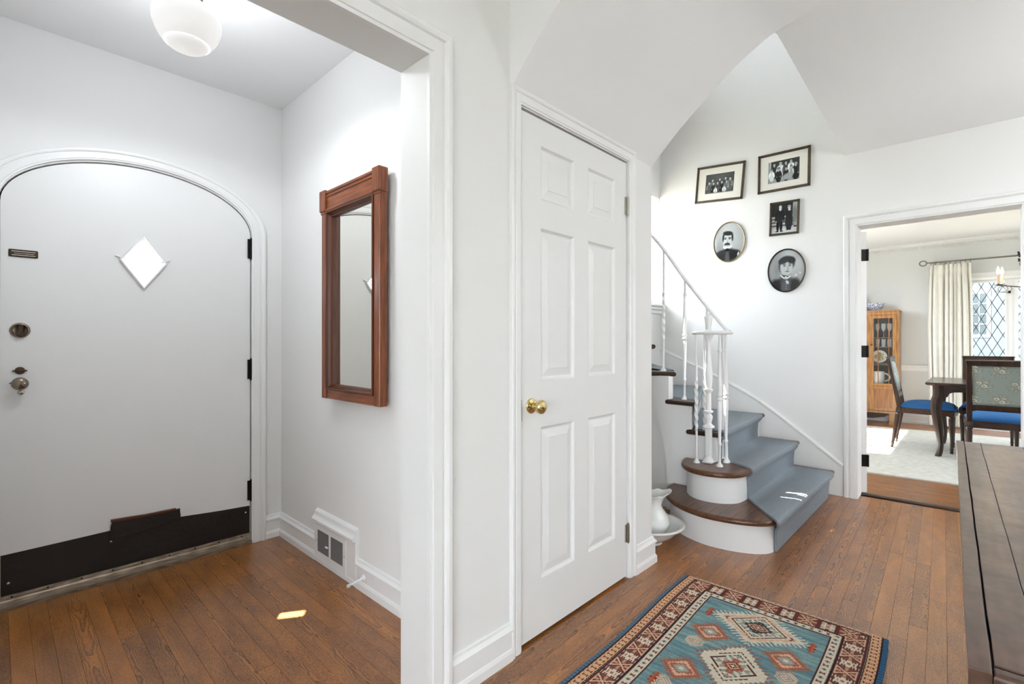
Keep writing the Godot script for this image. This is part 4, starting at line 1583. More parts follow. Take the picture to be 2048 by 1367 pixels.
	for i in st.size() - 1:
		var flat: Vector3 = (st[i][1] - st[i][0]).cross((st[i + 1][0] + st[i + 1][1]) - (st[i][0] + st[i][1])).normalized()
		var na: Vector3 = nrm[i] if nrm[i].dot(flat) > 0.72 else flat
		var nb: Vector3 = nrm[i + 1] if nrm[i + 1].dot(flat) > 0.72 else flat
		for s in 8:
			var u0 := s / 8.0
			var u1 := (s + 1) / 8.0
			mb.squad(st[i][0].lerp(st[i][1], u0), st[i][0].lerp(st[i][1], u1), st[i + 1][0].lerp(st[i + 1][1], u1), st[i + 1][0].lerp(st[i + 1][1], u0), na, na, nb, nb)
		for e in 2:
			var o0: Vector3 = st[i][e] - nrm[i] * 0.012
			var o1: Vector3 = st[i + 1][e] - nrm[i + 1] * 0.012
			mb.quad(st[i][e], st[i + 1][e], o1, o0, V(-1 if e == 0 else 1, 0, 0.2))
	var cp := solo("stair_carpet", mb, M.carpet, "blue-grey ribbed carpet runner laid down the winding stairs", "carpet")
	cp.set_meta("group", "")
	cp.remove_meta("group")
	railing()

func baluster(called: String, parent: Node3D, foot: Vector3, top: Vector3, twisted := false, fat := 1.0) -> void:
	var mb := MB.new()
	var d := top - foot
	var l := d.length()
	var y := d / l
	var x := y.cross(V(0, 0, 1)).normalized()
	var xf := Transform3D(x, y, x.cross(y), foot)
	var r := 0.0078 * fat
	# shoe
	mb.lathe([[0.0215 * fat, 0.0], [0.0215 * fat, 0.006], [0.013 * fat, 0.016], [0.010 * fat, 0.024], [r, 0.027]], 8, xf)
	if twisted:
		mb.lathe([[r, 0.025], [r, l * 0.25]], 8, xf)
		var k := 40
		var seg := 6
		var ring := []
		for i in k + 1:
			var f := float(i) / k
			var rr := r * (1.0 + 0.35 * sin(PI * f))
			var row := []
			for s in seg:
				var a := TAU * s / seg + f * 14.0
				var e := rr * (1.22 if s % 2 == 0 else 0.82)
				row.append(xf * V(cos(a) * e, l * (0.25 + 0.42 * f), sin(a) * e))
			ring.append(row)
		for i in k:
			for s in seg:
				var u := (s + 1) % seg
				var o: Vector3 = ring[i][s] - (xf * V(0, l * (0.25 + 0.42 * i / k), 0))
				mb.quad(ring[i][s], ring[i][u], ring[i + 1][u], ring[i + 1][s], o)
		mb.lathe([[r, l * 0.66], [r, l]], 8, xf)
	else:
		mb.lathe([[r, 0.025], [r, l * 0.155], [r * 1.3, l * 0.158], [r * 1.75, l * 0.168], [r * 1.3, l * 0.178], [r * 1.05, l * 0.182], [r * 1.25, l * 0.25], [r * 1.7, l * 0.40], [r * 1.95, l * 0.475], [r * 1.6, l * 0.488], [r * 1.45, l * 0.494], [r * 2.2, l * 0.500], [r * 2.2, l * 0.512], [r * 1.5, l * 0.520],
			[r * 2.2, l * 0.530], [r * 2.2, l * 0.540], [r * 1.7, l * 0.552], [r * 1.9, l * 0.575], [r * 1.55, l * 0.66], [r * 1.1, l * 0.78], [r * 0.95, l * 0.855], [r * 1.3, l * 0.862], [r * 1.8, l * 0.872], [r * 1.3, l * 0.882], [r, l * 0.888], [r, l]], 14, xf)
	part(called, mb, M.iron, parent)

func railing() -> void:
	var root := thing("stair_railing", "white iron stair railing with turned balusters and a ring-shaped handrail end", "railing", V(3.19, 0.382, -1.23))
	var ty := 1.222
	var c := V(3.19, ty, -1.235)
	# newel with its finial
	var mb := MB.new()
	var nx := Transform3D(Basis(), V(3.172, 0.382, -1.252))
	mb.box(V(-0.032, 0.0, -0.032), V(0.032, 0.012, 0.032), 0.004, nx)
	mb.lathe([[0.034, 0.012], [0.028, 0.024], [0.022, 0.032], [0.020, 0.045], [0.022, 0.05]], 20, nx)
	mb.box(V(-0.0175, 0.045, -0.0175), V(0.0175, 0.225, 0.0175), 0.003, nx)
	mb.lathe([[0.019, 0.222], [0.036, 0.228], [0.036, 0.238], [0.024, 0.246], [0.017, 0.258], [0.024, 0.285], [0.026, 0.300], [0.016, 0.314], [0.016, 0.320], [0.028, 0.326], [0.028, 0.336], [0.016, 0.342], [0.0155, 0.445], [0.016, 0.455], [0.026, 0.462], [0.026, 0.474], [0.016, 0.480], [0.020, 0.50], [0.0245, 0.545], [0.024, 0.58], [0.017, 0.67], [0.0135, 0.75], [0.0135, 0.770], [0.018, 0.795], [0.028, 0.818], [0.028, 0.838]], 24, nx)
	mb.lathe([[0.020, 0.842], [0.022, 0.850], [0.014, 0.858], [0.013, 0.866], [0.019, 0.895], [0.0235, 0.925], [0.024, 0.932], [0.028, 0.936], [0.028, 0.942], [0.018, 0.950], [0.010, 0.962], [0.0, 0.966]], 24, nx)
	part("newel", mb, M.iron, root)
	# handrail: the rail comes down the open side and ends in a ring
	mb = MB.new()
	var pts := spline([V(3.05, 2.34, -1.98), V(3.16, 2.17, -1.87), V(3.24, 1.985, -1.735), V(3.275, 1.826, -1.611), V(3.285, 1.60, -1.458), V(3.30, 1.425, -1.33), V(3.315, 1.30, -1.235), V(3.318, 1.246, -1.19), V(3.316, 1.232, -1.17)], 6)
	var fr := []
	for i in pts.size():
		var a: Vector3 = pts[maxi(i - 1, 0)]
		var b: Vector3 = pts[mini(i + 1, pts.size() - 1)]
		var t := (b - a).normalized()
		var sd := t.cross(Vector3.UP).normalized()
		fr.append([pts[i], sd, sd.cross(t).normalized()])
	var prof := [[-0.016, -0.008], [-0.012, -0.012], [0.012, -0.012], [0.016, -0.008], [0.018, 0.0], [0.012, 0.006], [0.0, 0.008], [-0.012, 0.006], [-0.018, 0.0]]
	mb.sweep(prof, fr, true)
	fr = []
	for i in 40:
		var a := TAU * i / 40
		var e := V(cos(a), 0, sin(a))
		fr.append([c + e * 0.108, e, Vector3.UP])
	mb.sweep([[-0.014, -0.008], [-0.010, -0.011], [0.010, -0.011], [0.014, -0.008], [0.016, 0.0], [0.011, 0.006], [0.0, 0.008], [-0.011, 0.006], [-0.016, 0.0]], fr, true, false, true)
	mb.tube([c + V(-0.10, -0.002, 0), c + V(0.10, -0.002, 0)], 0.007, 8)
	part("handrail", mb, M.iron, root)
	for q in [[3.119, -1.308, true], [3.088, -1.199, false], [3.304, -1.212, false], [3.178, -1.142, false], [3.262, -1.314, true], [3.226, -1.138, true]]:
		var f := V(q[0], 0.382, q[1])
		var off := V(q[0] - c.x, 0, q[1] - c.z).normalized() * 0.106
		if q[1] == -1.142:
			off = V(0.092, 0, 0.052)
		elif q[1] == -1.199:
			off = V(-0.056, 0, 0.088)
		elif q[1] == -1.138:
			off = V(0.10, 0, 0.03)
			f = V(3.262, 0.382, -1.168)
		var up := c + off - V(0, 0.010, 0)
		if q[1] == -1.199 or q[1] == -1.142:
			f = V(lerpf(f.x, up.x, 0.7), f.y, lerpf(f.z, up.z, 0.7))
			up = V(f.x, up.y, f.z)
		baluster("baluster", root, f, up, q[2], 1.0)
	baluster("baluster", root, V(3.27, RISE * 3, -1.31), V(3.303, 1.405, -1.315), true)
	baluster("baluster", root, V(3.277, RISE * 4, -1.46), V(3.285, 1.595, -1.46), false)
	baluster("baluster", root, V(3.272, RISE * 5, -1.613), V(3.274, 1.82, -1.61), true)
	# hidden behind the closet wall the railing goes on up; a last post carries it
	baluster("baluster", root, V(3.10, RISE * 6, -1.80), V(3.17, 2.15, -1.86), false)


# ---------------------------------------------------------------- photographs
func pictures() -> void:
	var square := func(label: String, zc: float, yc: float, w: float, h: float, fw: float, tilt: float, board: float, im: Image, frame: Material) -> void:
		var t := thing("photo_frame", label, "photograph", V(XS, yc, zc), 0.0)
		t.rotation.x = tilt
		# local: z along the wall, y up, -x into the room
		var mb := MB.new()
		var fr := []
		for q in [[-1, -1], [1, -1], [1, 1], [-1, 1]]:
			fr.append([V(0, q[1] * (h / 2), q[0] * (w / 2)), V(0, -q[1], -q[0]), V(-1, 0, 0)])
		mb.sweep([[0.0, 0.001], [0.0, 0.014], [0.004, 0.020], [fw * 0.45, 0.021], [fw * 0.55, 0.015], [fw * 0.8, 0.015], [fw, 0.010], [fw, 0.001]], fr, false, false, true)
		part("frame", mb, frame, t, true)
		for q in [[-1, -1], [1, -1], [1, 1], [-1, 1]]:
			mb = MB.new()
			mb.box(V(-0.0225, q[1] * (h / 2 - fw * 0.5) - fw * 0.42, q[0] * (w / 2 - fw * 0.5) - fw * 0.42), V(-0.004, q[1] * (h / 2 - fw * 0.5) + fw * 0.42, q[0] * (w / 2 - fw * 0.5) + fw * 0.42), 0.003)
			part("corner", mb, M.gilt_dark, t, true)
		var iw := w / 2 - fw
		var ih := h / 2 - fw
		if board > 0.0:
			mb = MB.new()
			pierced(mb, -iw - 0.002, -ih - 0.002, iw + 0.002, ih + 0.002, [[-iw + board * 1.15, -ih + board, iw - board * 1.15, ih - board]], -0.0085, -0.007, SIDE)
			part("mat_board", mb, M.matboard, t, true)
		mb = MB.new()
		var pw := iw - board * 1.15 + 0.001
		var ph := ih - board + 0.001
		mb.quad(V(-0.0068, -ph, -pw), V(-0.0068, -ph, pw), V(-0.0068, ph, pw), V(-0.0068, ph, -pw), V(-1, 0, 0), [Vector2(0, 1), Vector2(1, 1), Vector2(1, 0), Vector2(0, 0)])
		mb.box(V(-0.0066, -ih, -iw), V(-0.002, ih, iw))
		part("photo", mb, print_mat(im), t, true)
	square.call("wide old group photograph in a dark frame, the leftmost, hung lower than its neighbour", -1.636, 2.566, 0.415, 0.322, 0.020, 0.085, 0.056, group_one(), M.gilt)
	square.call("old family group photograph in a dark frame, highest and rightmost on the wall", -1.126, 2.552, 0.385, 0.316, 0.020, 0.018, 0.050, group_two(), M.gilt)
	square.call("small upright photograph of an old couple on steps, below the highest frame", -1.121, 2.167, 0.217, 0.272, 0.017, 0.03, 0.0, couple(), M.gilt)
	var oval := func(label: String, zc: float, yc: float, w: float, h: float, tilt: float, im: Image, frame: Material) -> void:
		var t := thing("photo_frame", label, "photograph", V(XS, yc, zc), 0.0)
		t.rotation.x = tilt
		var mb := MB.new()
		var fr := []
		var n := 56
		for i in n:
			var a := TAU * i / n
			var o := V(0, sin(a) * h / 2, cos(a) * w / 2)
			fr.append([o, V(0, -sin(a) * w, -cos(a) * h).normalized(), V(-1, 0, 0)])
		mb.sweep([[0.0, 0.001], [0.0, 0.010], [0.002, 0.015], [0.005, 0.017], [0.008, 0.015], [0.0105, 0.010], [0.0115, 0.001]], fr, true, false, true)
		part("frame", mb, frame, t, true)
		mb = MB.new()
		var bulge := func(u: float, v: float) -> Vector3:
			var a := TAU * v
			return V(-0.006 - 0.012 * (1.0 - u * u), u * sin(a) * (h / 2 - 0.011), u * cos(a) * (w / 2 - 0.011))
		for i in 8:
			for j in n:
				var q := []
				var nn := []
				var uv := []
				for s in [[i, j], [i + 1, j], [i + 1, j + 1], [i, j + 1]]:
					var p: Vector3 = bulge.call(s[0] / 8.0, float(s[1]) / n)
					q.append(p)
					nn.append(V(-1, p.y * 1.1, p.z * 1.1).normalized())
					uv.append(Vector2(0.5 + p.z / w, 0.5 - p.y / h))
				mb.tri(q[0], q[1], q[2], nn[0], nn[1], nn[2], uv[0], uv[1], uv[2])
				mb.tri(q[0], q[2], q[3], nn[0], nn[2], nn[3], uv[0], uv[2], uv[3])
		mb.lathe([[0.0, 0.0], [h / 2.6, 0.0]], 24, Transform3D(Basis(V(0, w / h, 0) * 0 + V(0, 1, 0), V(-1, 0, 0), V(0, 0, w / h)), V(-0.002, 0, 0)))
		part("photo", mb, print_mat(im, 0.08), t, true)
	oval.call("oval portrait photograph of a person with a moustache and dark suit", -1.556, 2.034, 0.272, 0.352, 0.05, portrait_man(), M.gilt_pale)
	oval.call("oval portrait photograph of a person with parted hair and a brooch, lowest on the wall", -1.108, 1.741, 0.278, 0.352, 0.02, portrait_woman(), M.gilt_dark)

# ---------------------------------------------------------------- dining room
func turned_leg(mb: MB, foot: Vector3, top: Vector3, r: float) -> void:
	var d := top - foot
	var l := d.length()
	var y := d / l
	var x := y.cross(V(0, 0, 1)).normalized()
	var xf := Transform3D(x, y, x.cross(y), foot)
	mb.lathe([[0.0, 0.0], [r * 0.45, 0.0], [r * 0.6, l * 0.03], [r * 0.5, l * 0.07], [r * 0.72, l * 0.10], [r * 0.55, l * 0.13], [r * 0.62, l * 0.2], [r * 0.95, l * 0.80], [r * 0.75, l * 0.83], [r * 1.15, l * 0.86], [r * 0.75, l * 0.89], [r * 0.8, l * 0.9]], 24, xf, 8, 0.05)
	mb.box(V(-r, l * 0.89, -r), V(r, l * 1.0, r), 0.004, xf)

func make_chair(label: String) -> Node3D:
	# seat towards +x, back at the origin side
	var t := thing("dining_chair", label, "chair", Vector3.ZERO, 0.0, "")
	t.remove_meta("group")
	var mb := MB.new()
	var lean := Transform3D(Basis(Vector3.BACK, 0.17), V(0.02, 0.44, 0))
	var bh := 0.555
	var bw := 0.19
	mb = MB.new()
	for s in [-1.0, 1.0]:
		mb.box(V(-0.018, -0.03, s * bw - 0.020), V(0.018, bh, s * bw + 0.020), 0.006, lean)
	mb.box(V(-0.018, bh - 0.045, -bw - 0.022), V(0.018, bh, bw + 0.022), 0.006, lean)
	mb.box(V(-0.016, 0.105, -bw), V(0.016, 0.155, bw), 0.006, lean)
	mb.box(V(-0.022, bh - 0.012, -bw - 0.026), V(0.022, bh + 0.004, bw + 0.026), 0.004, lean)
	part("back_frame", mb, M.dark_wood, t, true)
	mb = MB.new()
	var y0 := 0.155
	var y1 := bh - 0.045
	for s in [-1.0, 1.0]:
		var sx: float = s
		mb.surf(10, 10, func(u: float, v: float) -> Vector3:
			var b := 4.0 * u * (1.0 - u)
			var c := 4.0 * v * (1.0 - v)
			return lean * V(sx * (0.010 + 0.018 * sqrt(b * c)) , lerpf(y1, y0, v), (bw - 0.022) * (2.0 * u - 1.0) * -sx), lean.basis * V(sx, 0, 0))
	var up := mat(Color.WHITE, 0.85)
	if not M.has("floral"):
		up.albedo_texture = ImageTexture.create_from_image(floral())
		M.floral = up
	part("back_cushion", mb, M.floral, t, true)
	mb = MB.new()
	var rail := [Vector2(0.0, -0.200), Vector2(0.46, -0.235), Vector2(0.485, -0.15), Vector2(0.495, 0.0), Vector2(0.485, 0.15), Vector2(0.46, 0.235), Vector2(0.0, 0.200)]
	mb.prism(rail, 0.385, 0.445, PLAN, 0.006)
	part("seat_rail", mb, M.dark_wood_across, t, true)
	mb = MB.new()
	mb.surf(16, 16, func(u: float, v: float) -> Vector3:
		var w := lerpf(0.198, 0.232, u)
		var bu := 1.0 - pow(absf(2.0 * u - 1.0), 4.0)
		var bv := 1.0 - pow(absf(2.0 * v - 1.0), 4.0)
		return V(0.018 + 0.47 * u, 0.445 + 0.075 * sqrt(maxf(bu * bv, 0.0)) * (0.8 + 0.2 * sin(PI * u) * sin(PI * v)), w * (2.0 * v - 1.0)), Vector3.UP)
	part("seat_cushion", mb, M.velvet, t, true)
	for q in [[0.445, -0.205], [0.445, 0.205]]:
		mb = MB.new()
		turned_leg(mb, V(q[0], 0, q[1]), V(q[0], 0.44, q[1]), 0.024)
		part("leg", mb, M.dark_wood, t, true)
	for s in [-1.0, 1.0]:
		mb = MB.new()
		turned_leg(mb, V(-0.045, 0, s * 0.19), V(0.015, 0.44, s * 0.19), 0.022)
		part("leg", mb, M.dark_wood, t, true)
	return t

func dining() -> void:
	var xw := 9.05
	var mb := MB.new()
	# walls
	pierced(mb, -2.1, 0, 3.1, H + 0.1, [[-0.09, 0.72, 1.30, 2.03]], xw, xw + 0.15, SIDE)
	struct("wall_dining", mb, M.dining_wall, "pale dining room wall behind the cream curtain", "wall")
	mb = MB.new()
	pierced(mb, 4.5, 0, xw + 0.1, H + 0.1, [[5.75, 1.45, 7.75, 2.36]], -2.06, -2.0)
	struct("wall_dining_left", mb, M.dining_wall, "pale dining room side wall with the sunny window", "wall")
	mb = MB.new()
	pierced(mb, 4.5, 0, xw + 0.1, H + 0.1, [[5.9, 0.8, 7.9, 2.25]], 3.0, 3.15)
	struct("wall_dining_right", mb, M.dining_wall, "pale dining room end wall with a wide window", "wall")
	plain_window("window_6", 5.75, 1.45, 7.75, 2.36, -2.03, Transform3D(), 4, "sunny four-light window in the dining room side wall")
	plain_window("window_7", 5.9, 0.8, 7.9, 2.25, 3.08, Transform3D(), 4, "wide window at the far end of the dining room")
	# chair rail, baseboard, cornice
	mb = MB.new()
	mb.sweep([[0.0, 0.0], [0.0, 0.010], [0.050, 0.012], [0.060, 0.022], [0.075, 0.028], [0.085, 0.020], [0.085, 0.0]], [[V(xw, 0.755, -2.0), Vector3.UP, V(-1, 0, 0)], [V(xw, 0.755, -0.16), Vector3.UP, V(-1, 0, 0)]])
	struct("trim_6", mb, M.trim, "white chair rail between the cabinet and the curtain", "trim")
	mb = MB.new()
	base_run(mb, [V(xw, 0, -2.0), V(xw, 0, 3.0)], [V(-1, 0, 0), V(-1, 0, 0)])
	struct("baseboard_dining", mb, M.trim, "white baseboard along the far dining room wall", "baseboard")
	mb = MB.new()
	mb.sweep([[0.0, 0.0], [0.0, 0.085], [0.012, 0.085], [0.030, 0.055], [0.052, 0.020], [0.085, 0.012], [0.085, 0.0]], [[V(xw, H, -2.0), Vector3.DOWN, V(-1, 0, 0)], [V(xw, H, 3.0), Vector3.DOWN, V(-1, 0, 0)]])
	var cor := struct("trim_7", mb, M.trim, "white dentil cornice along the far dining room wall", "trim")
	mb = MB.new()
	for k in 115:
		mb.box(V(xw - 0.040, H - 0.078, -1.4 + 0.018 * k), V(xw - 0.008, H - 0.030, -1.3895 + 0.018 * k))
	var den := part("dentils", mb, M.trim, cor)
	den.set_meta("kind", "stuff")
	# door leaf swung into the dining room
	mb = MB.new()
	var leaf := Transform3D(Basis(Vector3.UP, 0.56), V(4.574, 0.012, -0.618))
	mb.box(V(0.0, 0.0, -0.02), V(0.80, 1.995, 0.02), 0.002, leaf)
	var d := struct("door_3", mb, M.door, "white dining room door swung open, seen edge on with dark hinges", "door")
	for y in [1.827, 1.090, 0.256]:
		mb = MB.new()
		mb.box(V(-0.002, y - 0.057, -0.017), V(0.001, y + 0.033, 0.019), 0.0, leaf)
		mb.tube([leaf * V(-0.006, y - 0.057, 0.024), leaf * V(-0.006, y + 0.033, 0.024)], 0.007, 8)
		part("hinge", mb, M.hinge, d)
	mb = MB.new()
	mb.sweep([[0.0, 0.0], [0.004, 0.006], [0.020, 0.012], [0.040, 0.012], [0.052, 0.004], [0.054, 0.0]], [[V(4.535, 0, -0.640), Vector3.RIGHT, Vector3.UP], [V(4.535, 0, 0.216), Vector3.RIGHT, Vector3.UP]])
	struct("trim_8", mb, M.threshold, "dark wooden threshold strip in the dining room doorway", "threshold")
	# leaded window
	mb = MB.new()
	pierced(mb, -0.12, 0.69, 1.33, 2.09, [[-0.045, 0.78, 0.285, 1.962], [0.385, 0.78, 0.715, 1.962], [0.815, 0.78, 1.145, 1.962]], xw - 0.02, xw + 0.03, SIDE)
	pierced(mb, -0.06, 0.765, 0.30, 1.977, [[-0.025, 0.79, 0.282, 1.952]], xw - 0.035, xw - 0.02, SIDE)
	pierced(mb, 0.37, 0.765, 0.73, 1.977, [[0.405, 0.79, 0.70, 1.952]], xw - 0.035, xw - 0.02, SIDE)
	mb.box(V(xw - 0.07, 1.985, -0.12), V(xw - 0.02, 2.03, 1.33), 0.006)
	var w := struct("window_8", mb, M.trim, "white casement window with diamond leaded panes by the curtain", "window")
	var np := 0
	for zo in [-0.045, 0.385, 0.815]:
		# diamond quarries between the lead lines, each a pane of its own
		var wd := 0.102
		var hd := 0.214
		var lead := MB.new()
		var box: Array = rect(zo, 0.78, zo + 0.33, 1.962)
		for a in range(-4, 12):
			for b in range(-3, 14):
				if (a + b) % 2: continue
				var c := Vector2(zo + 0.055 + a * wd / 2, 0.83 + b * hd / 2)
				var dia := PackedVector2Array([c + Vector2(0, -hd / 2), c + Vector2(wd / 2, 0), c + Vector2(0, hd / 2), c + Vector2(-wd / 2, 0)])
				for cut in Geometry2D.intersect_polygons(dia, PackedVector2Array(box)):
					if cut.size() < 3: continue
					var pl := MB.new()
					pl.prism(Array(cut), xw + 0.004, xw + 0.006, SIDE)
					if zo < 0.0:
						part("pane", pl, M.glass, w)
						np += 1
					else:
						part("pane", pl, M.glass, w)
					for i in cut.size():
						var p: Vector2 = cut[i]
						var q: Vector2 = cut[(i + 1) % cut.size()]
						if absf(q.x - p.x) > 0.002 and absf(q.y - p.y) > 0.002 and q.x > p.x:
							lead.tube([V(xw + 0.005, p.y, p.x), V(xw + 0.005, q.y, q.x)], 0.0035, 6, false)
		part("lead_lines", lead, M.lead, w)
	for z in [0.325, 0.755]:
		mb = MB.new()
		mb.box(V(xw - 0.05, 1.80, z - 0.012), V(xw - 0.02, 1.83, z + 0.012), 0.003)
		part("latch", mb, M.hinge, w)
	# the neighbour's house outside
	var hs := thing("neighbour_house", "pale house outside with a grey window, seen through the leaded panes", "house", V(13.0, -0.35, 0.0))
	mb = MB.new()
	mb.box(V(12.999, -0.35, -6.0), V(17.0, 5.5, 8.0))
	part("wall", mb, mat(Color(0.215, 0.25, 0.275), 0.8), hs)
	mb = MB.new()
	pierced(mb, -0.10, 1.26, 0.22, 2.18, [[-0.04, 1.32, 0.16, 2.10]], 12.994, 13.0, SIDE)
	mb.box(V(12.992, 1.32, 0.05), V(12.998, 2.10, 0.068))
	for yy in [1.51, 1.70, 1.90]:
		mb.box(V(12.992, yy, -0.04), V(12.998, yy + 0.018, 0.16))
	var nw := part("window", mb, mat(Color(0.36, 0.39, 0.39), 0.6), hs)
	mb = MB.new()
	mb.box(V(12.996, 1.32, -0.04), V(12.9985, 2.10, 0.16))
	part("pane", mb, mat(Color(0.12, 0.16, 0.17), 0.4), nw)
	# curtain and rod
	var cu := thing("curtain", "full-length cream pleated curtain left of the leaded window", "curtain", V(8.92, 0.03, -0.25))
	mb = MB.new()
	mb.surf(150, 24, func(u: float, v: float) -> Vector3:
		var spread := 0.425 + 0.055 * v + 0.02 * sin(v * 5.0)
		var pinch := (1.0 - 0.7 * exp(-pow((v - 0.045) / 0.03, 2.0))) * (0.72 + 0.4 * sin(u * 15.0 + 1.0))
		var ph := u * TAU * 9.0 + 1.1 * sin(u * 11.0) + 0.5 * sin(v * 3.0 + u * 9.0)
		return V(8.915 + 0.040 * pinch * sin(ph) + 0.012 * sin(ph * 0.37 + 2.0 * v), lerpf(2.225, 0.03, v), -0.252 + spread * (u - 0.5) + 0.010 * cos(ph) * pinch), V(-1, 0, 0.01))
	part("cloth", mb, M.curtain, cu)
	var rd := thing("curtain_rod", "slim metal curtain rod with a ring finial", "curtain rod", V(8.90, 2.255, 0.3))
	mb = MB.new()
	mb.tube([V(8.90, 2.262, -0.49), V(8.90, 2.262, 1.7)], 0.010, 10)
	part("rod", mb, M.rod, rd)
	mb = MB.new()
	var ring := []
	for i in 21:
		var a := TAU * i / 20
		ring.append(V(8.90, 2.262 + 0.034 * sin(a), -0.525 + 0.038 * cos(a)))
	mb.tube(ring, 0.008, 8, false)
	part("finial", mb, M.rod, rd)
	for k in 9:
		mb = MB.new()
		ring = []
		var z := -0.44 + 0.05 * k
		for i in 17:
			var a := TAU * i / 16
			ring.append(V(8.90 + 0.020 * cos(a), 2.248 + 0.024 * sin(a), z + 0.004 * sin(a)))
		mb.tube(ring, 0.0035, 6, false)
		part("ring", mb, M.rod, rd)
	for z in [-0.30, 1.60]:
		mb = MB.new()
		mb.box(V(8.90, 2.245, z), V(9.05, 2.262, z + 0.015), 0.003)
		part("bracket", mb, M.rod, rd)
	var dr := thing("dried_flowers", "small bunch of purple dried flowers hanging by the curtain rod", "flowers", V(8.86, 2.2, 0.425))
	mb = MB.new()
	for k in 26:
		var p := V(rng.randf_range(-0.03, 0.03), rng.randf_range(-0.05, 0.07), rng.randf_range(-0.035, 0.035))
		mb.lathe([[0.0, 0.012], [0.009, 0.006], [0.011, 0.0], [0.008, -0.007], [0.0, -0.01]], 7, Transform3D(Basis(), V(8.86, 2.235, 0.425) + p))
	part("blossoms", mb, mat(Color(0.22, 0.10, 0.20), 0.8), dr)
	mb = MB.new()
	mb.lathe([[0.0, -0.09], [0.014, -0.085], [0.020, -0.06], [0.016, -0.04], [0.010, -0.03]], 12, Transform3D(Basis(), V(8.86, 2.21, 0.425)))
	mb.tube([V(8.86, 2.17, 0.425), V(8.88, 2.27, 0.425)], 0.004, 6)
	part("holder", mb, mat(Color(0.55, 0.42, 0.33), 0.6), dr)
	# rug
	mb = MB.new()
	mb.prism([Vector2(5.325, -0.80), Vector2(5.475, 1.8), Vector2(8.52, 1.8), Vector2(8.30, -1.20), Vector2(5.30, -1.20)], 0.0, 0.012, PLAN, 0.004)
	solo("dining_rug", mb, M.cream_rug, "large cream rug under the dining table and chairs", "rug")
	# table
	var tb := thing("dining_table", "dark dining table with a scalloped apron and curved legs", "table", V(7.0, 0, 0.6))
	mb = MB.new()
	var topo := [Vector2(6.46, -0.30), Vector2(6.52, -0.37), Vector2(7.48, -0.37), Vector2(7.54, -0.30), Vector2(7.54, 1.5), Vector2(7.48, 1.57), Vector2(6.52, 1.57), Vector2(6.46, 1.5)]
	mb.layers(MB.ccw(topo), [[0.016, 0.715], [0.004, 0.722], [0.0, 0.730], [0.0, 0.738], [0.006, 0.745]], PLAN)
	part("tabletop", mb, M.dark_wood_across, tb)
	mb = MB.new()
	for x in [6.56, 7.42]:
		var ap := [Vector2(-0.26, 0.715), Vector2(-0.26, 0.60)]
		ap.append_array(spline([Vector2(-0.20, 0.60), Vector2(-0.17, 0.645), Vector2(-0.05, 0.655), Vector2(0.05, 0.645), Vector2(0.10, 0.600), Vector2(0.16, 0.595), Vector2(0.24, 0.628), Vector2(0.6, 0.64), Vector2(0.96, 0.628), Vector2(1.04, 0.595), Vector2(1.10, 0.600), Vector2(1.15, 0.645), Vector2(1.25, 0.655), Vector2(1.37, 0.645), Vector2(1.40, 0.60)], 4))
		ap.append_array([Vector2(1.46, 0.60), Vector2(1.46, 0.715)])
		mb.prism(ap, x - 0.011, x + 0.011, SIDE)
	for z in [-0.26, 1.46]:
		var ap := [Vector2(6.56, 0.715), Vector2(6.56, 0.60)]
		ap.append_array(spline([Vector2(6.62, 0.60), Vector2(6.66, 0.645), Vector2(6.80, 0.655), Vector2(6.92, 0.62), Vector2(7.0, 0.60), Vector2(7.08, 0.62), Vector2(7.2, 0.655), Vector2(7.34, 0.645), Vector2(7.38, 0.60)], 4))
		ap.append_array([Vector2(7.42, 0.60), Vector2(7.42, 0.715)])
		mb.prism(ap, z - 0.011, z + 0.011)
	part("apron", mb, M.dark_wood_across, tb)
	for q in [[6.565, -0.265, -1, -1], [7.415, -0.265, 1, -1], [6.565, 1.465, -1, 1], [7.415, 1.465, 1, 1]]:
		mb = MB.new()
		var dirv := V(q[2], 0, q[3]).normalized()
		var path := spline([V(q[0], 0.715, q[1]), V(q[0], 0.62, q[1]), V(q[0], 0.56, q[1]) + dirv * 0.022, V(q[0], 0.46, q[1]) + dirv * 0.030, V(q[0], 0.28, q[1]) + dirv * 0.004, V(q[0], 0.14, q[1]) - dirv * 0.012, V(q[0], 0.05, q[1]) - dirv * 0.004, V(q[0], 0.0, q[1]) + dirv * 0.012], 5)
		var rad := []
		for p in path:
			var f: float = p.y / 0.715
			rad.append(lerpf(0.022, 0.040, clampf((f - 0.2) / 0.6, 0, 1)))
		var fr := []
		for i in path.size():
			fr.append([path[i], dirv.cross(Vector3.UP) * rad[i], dirv * rad[i]])
		mb.sweep([[-1.0, 0.0], [-0.85, -0.85], [0.0, -1.0], [0.85, -0.85], [1.0, 0.0], [0.85, 0.85], [0.0, 1.05], [-0.85, 0.85]], fr, true)
		part("leg", mb, M.dark_wood, tb)
	tb.position.y = 0.012
	# chairs
	var a := make_chair("dining chair seen from the side at the table end, blue velvet seat")
	a.position = V(6.985, 0.012, -0.622)
	a.rotation.y = -PI / 2
	a.set_meta("group", "dining chairs")
	var b := copy_of(a, "nearest dining chair, its grey floral back turned to the doorway")
	b.position = V(6.02, 0.012, 0.152)
	b.rotation.y = 0.0
	var c := copy_of(a, "farthest dining chair, mostly hidden behind the nearest chair back")
	c.position = V(7.66, 0.012, 0.105)
	c.rotation.y = PI
	cabinet()
	chandelier()

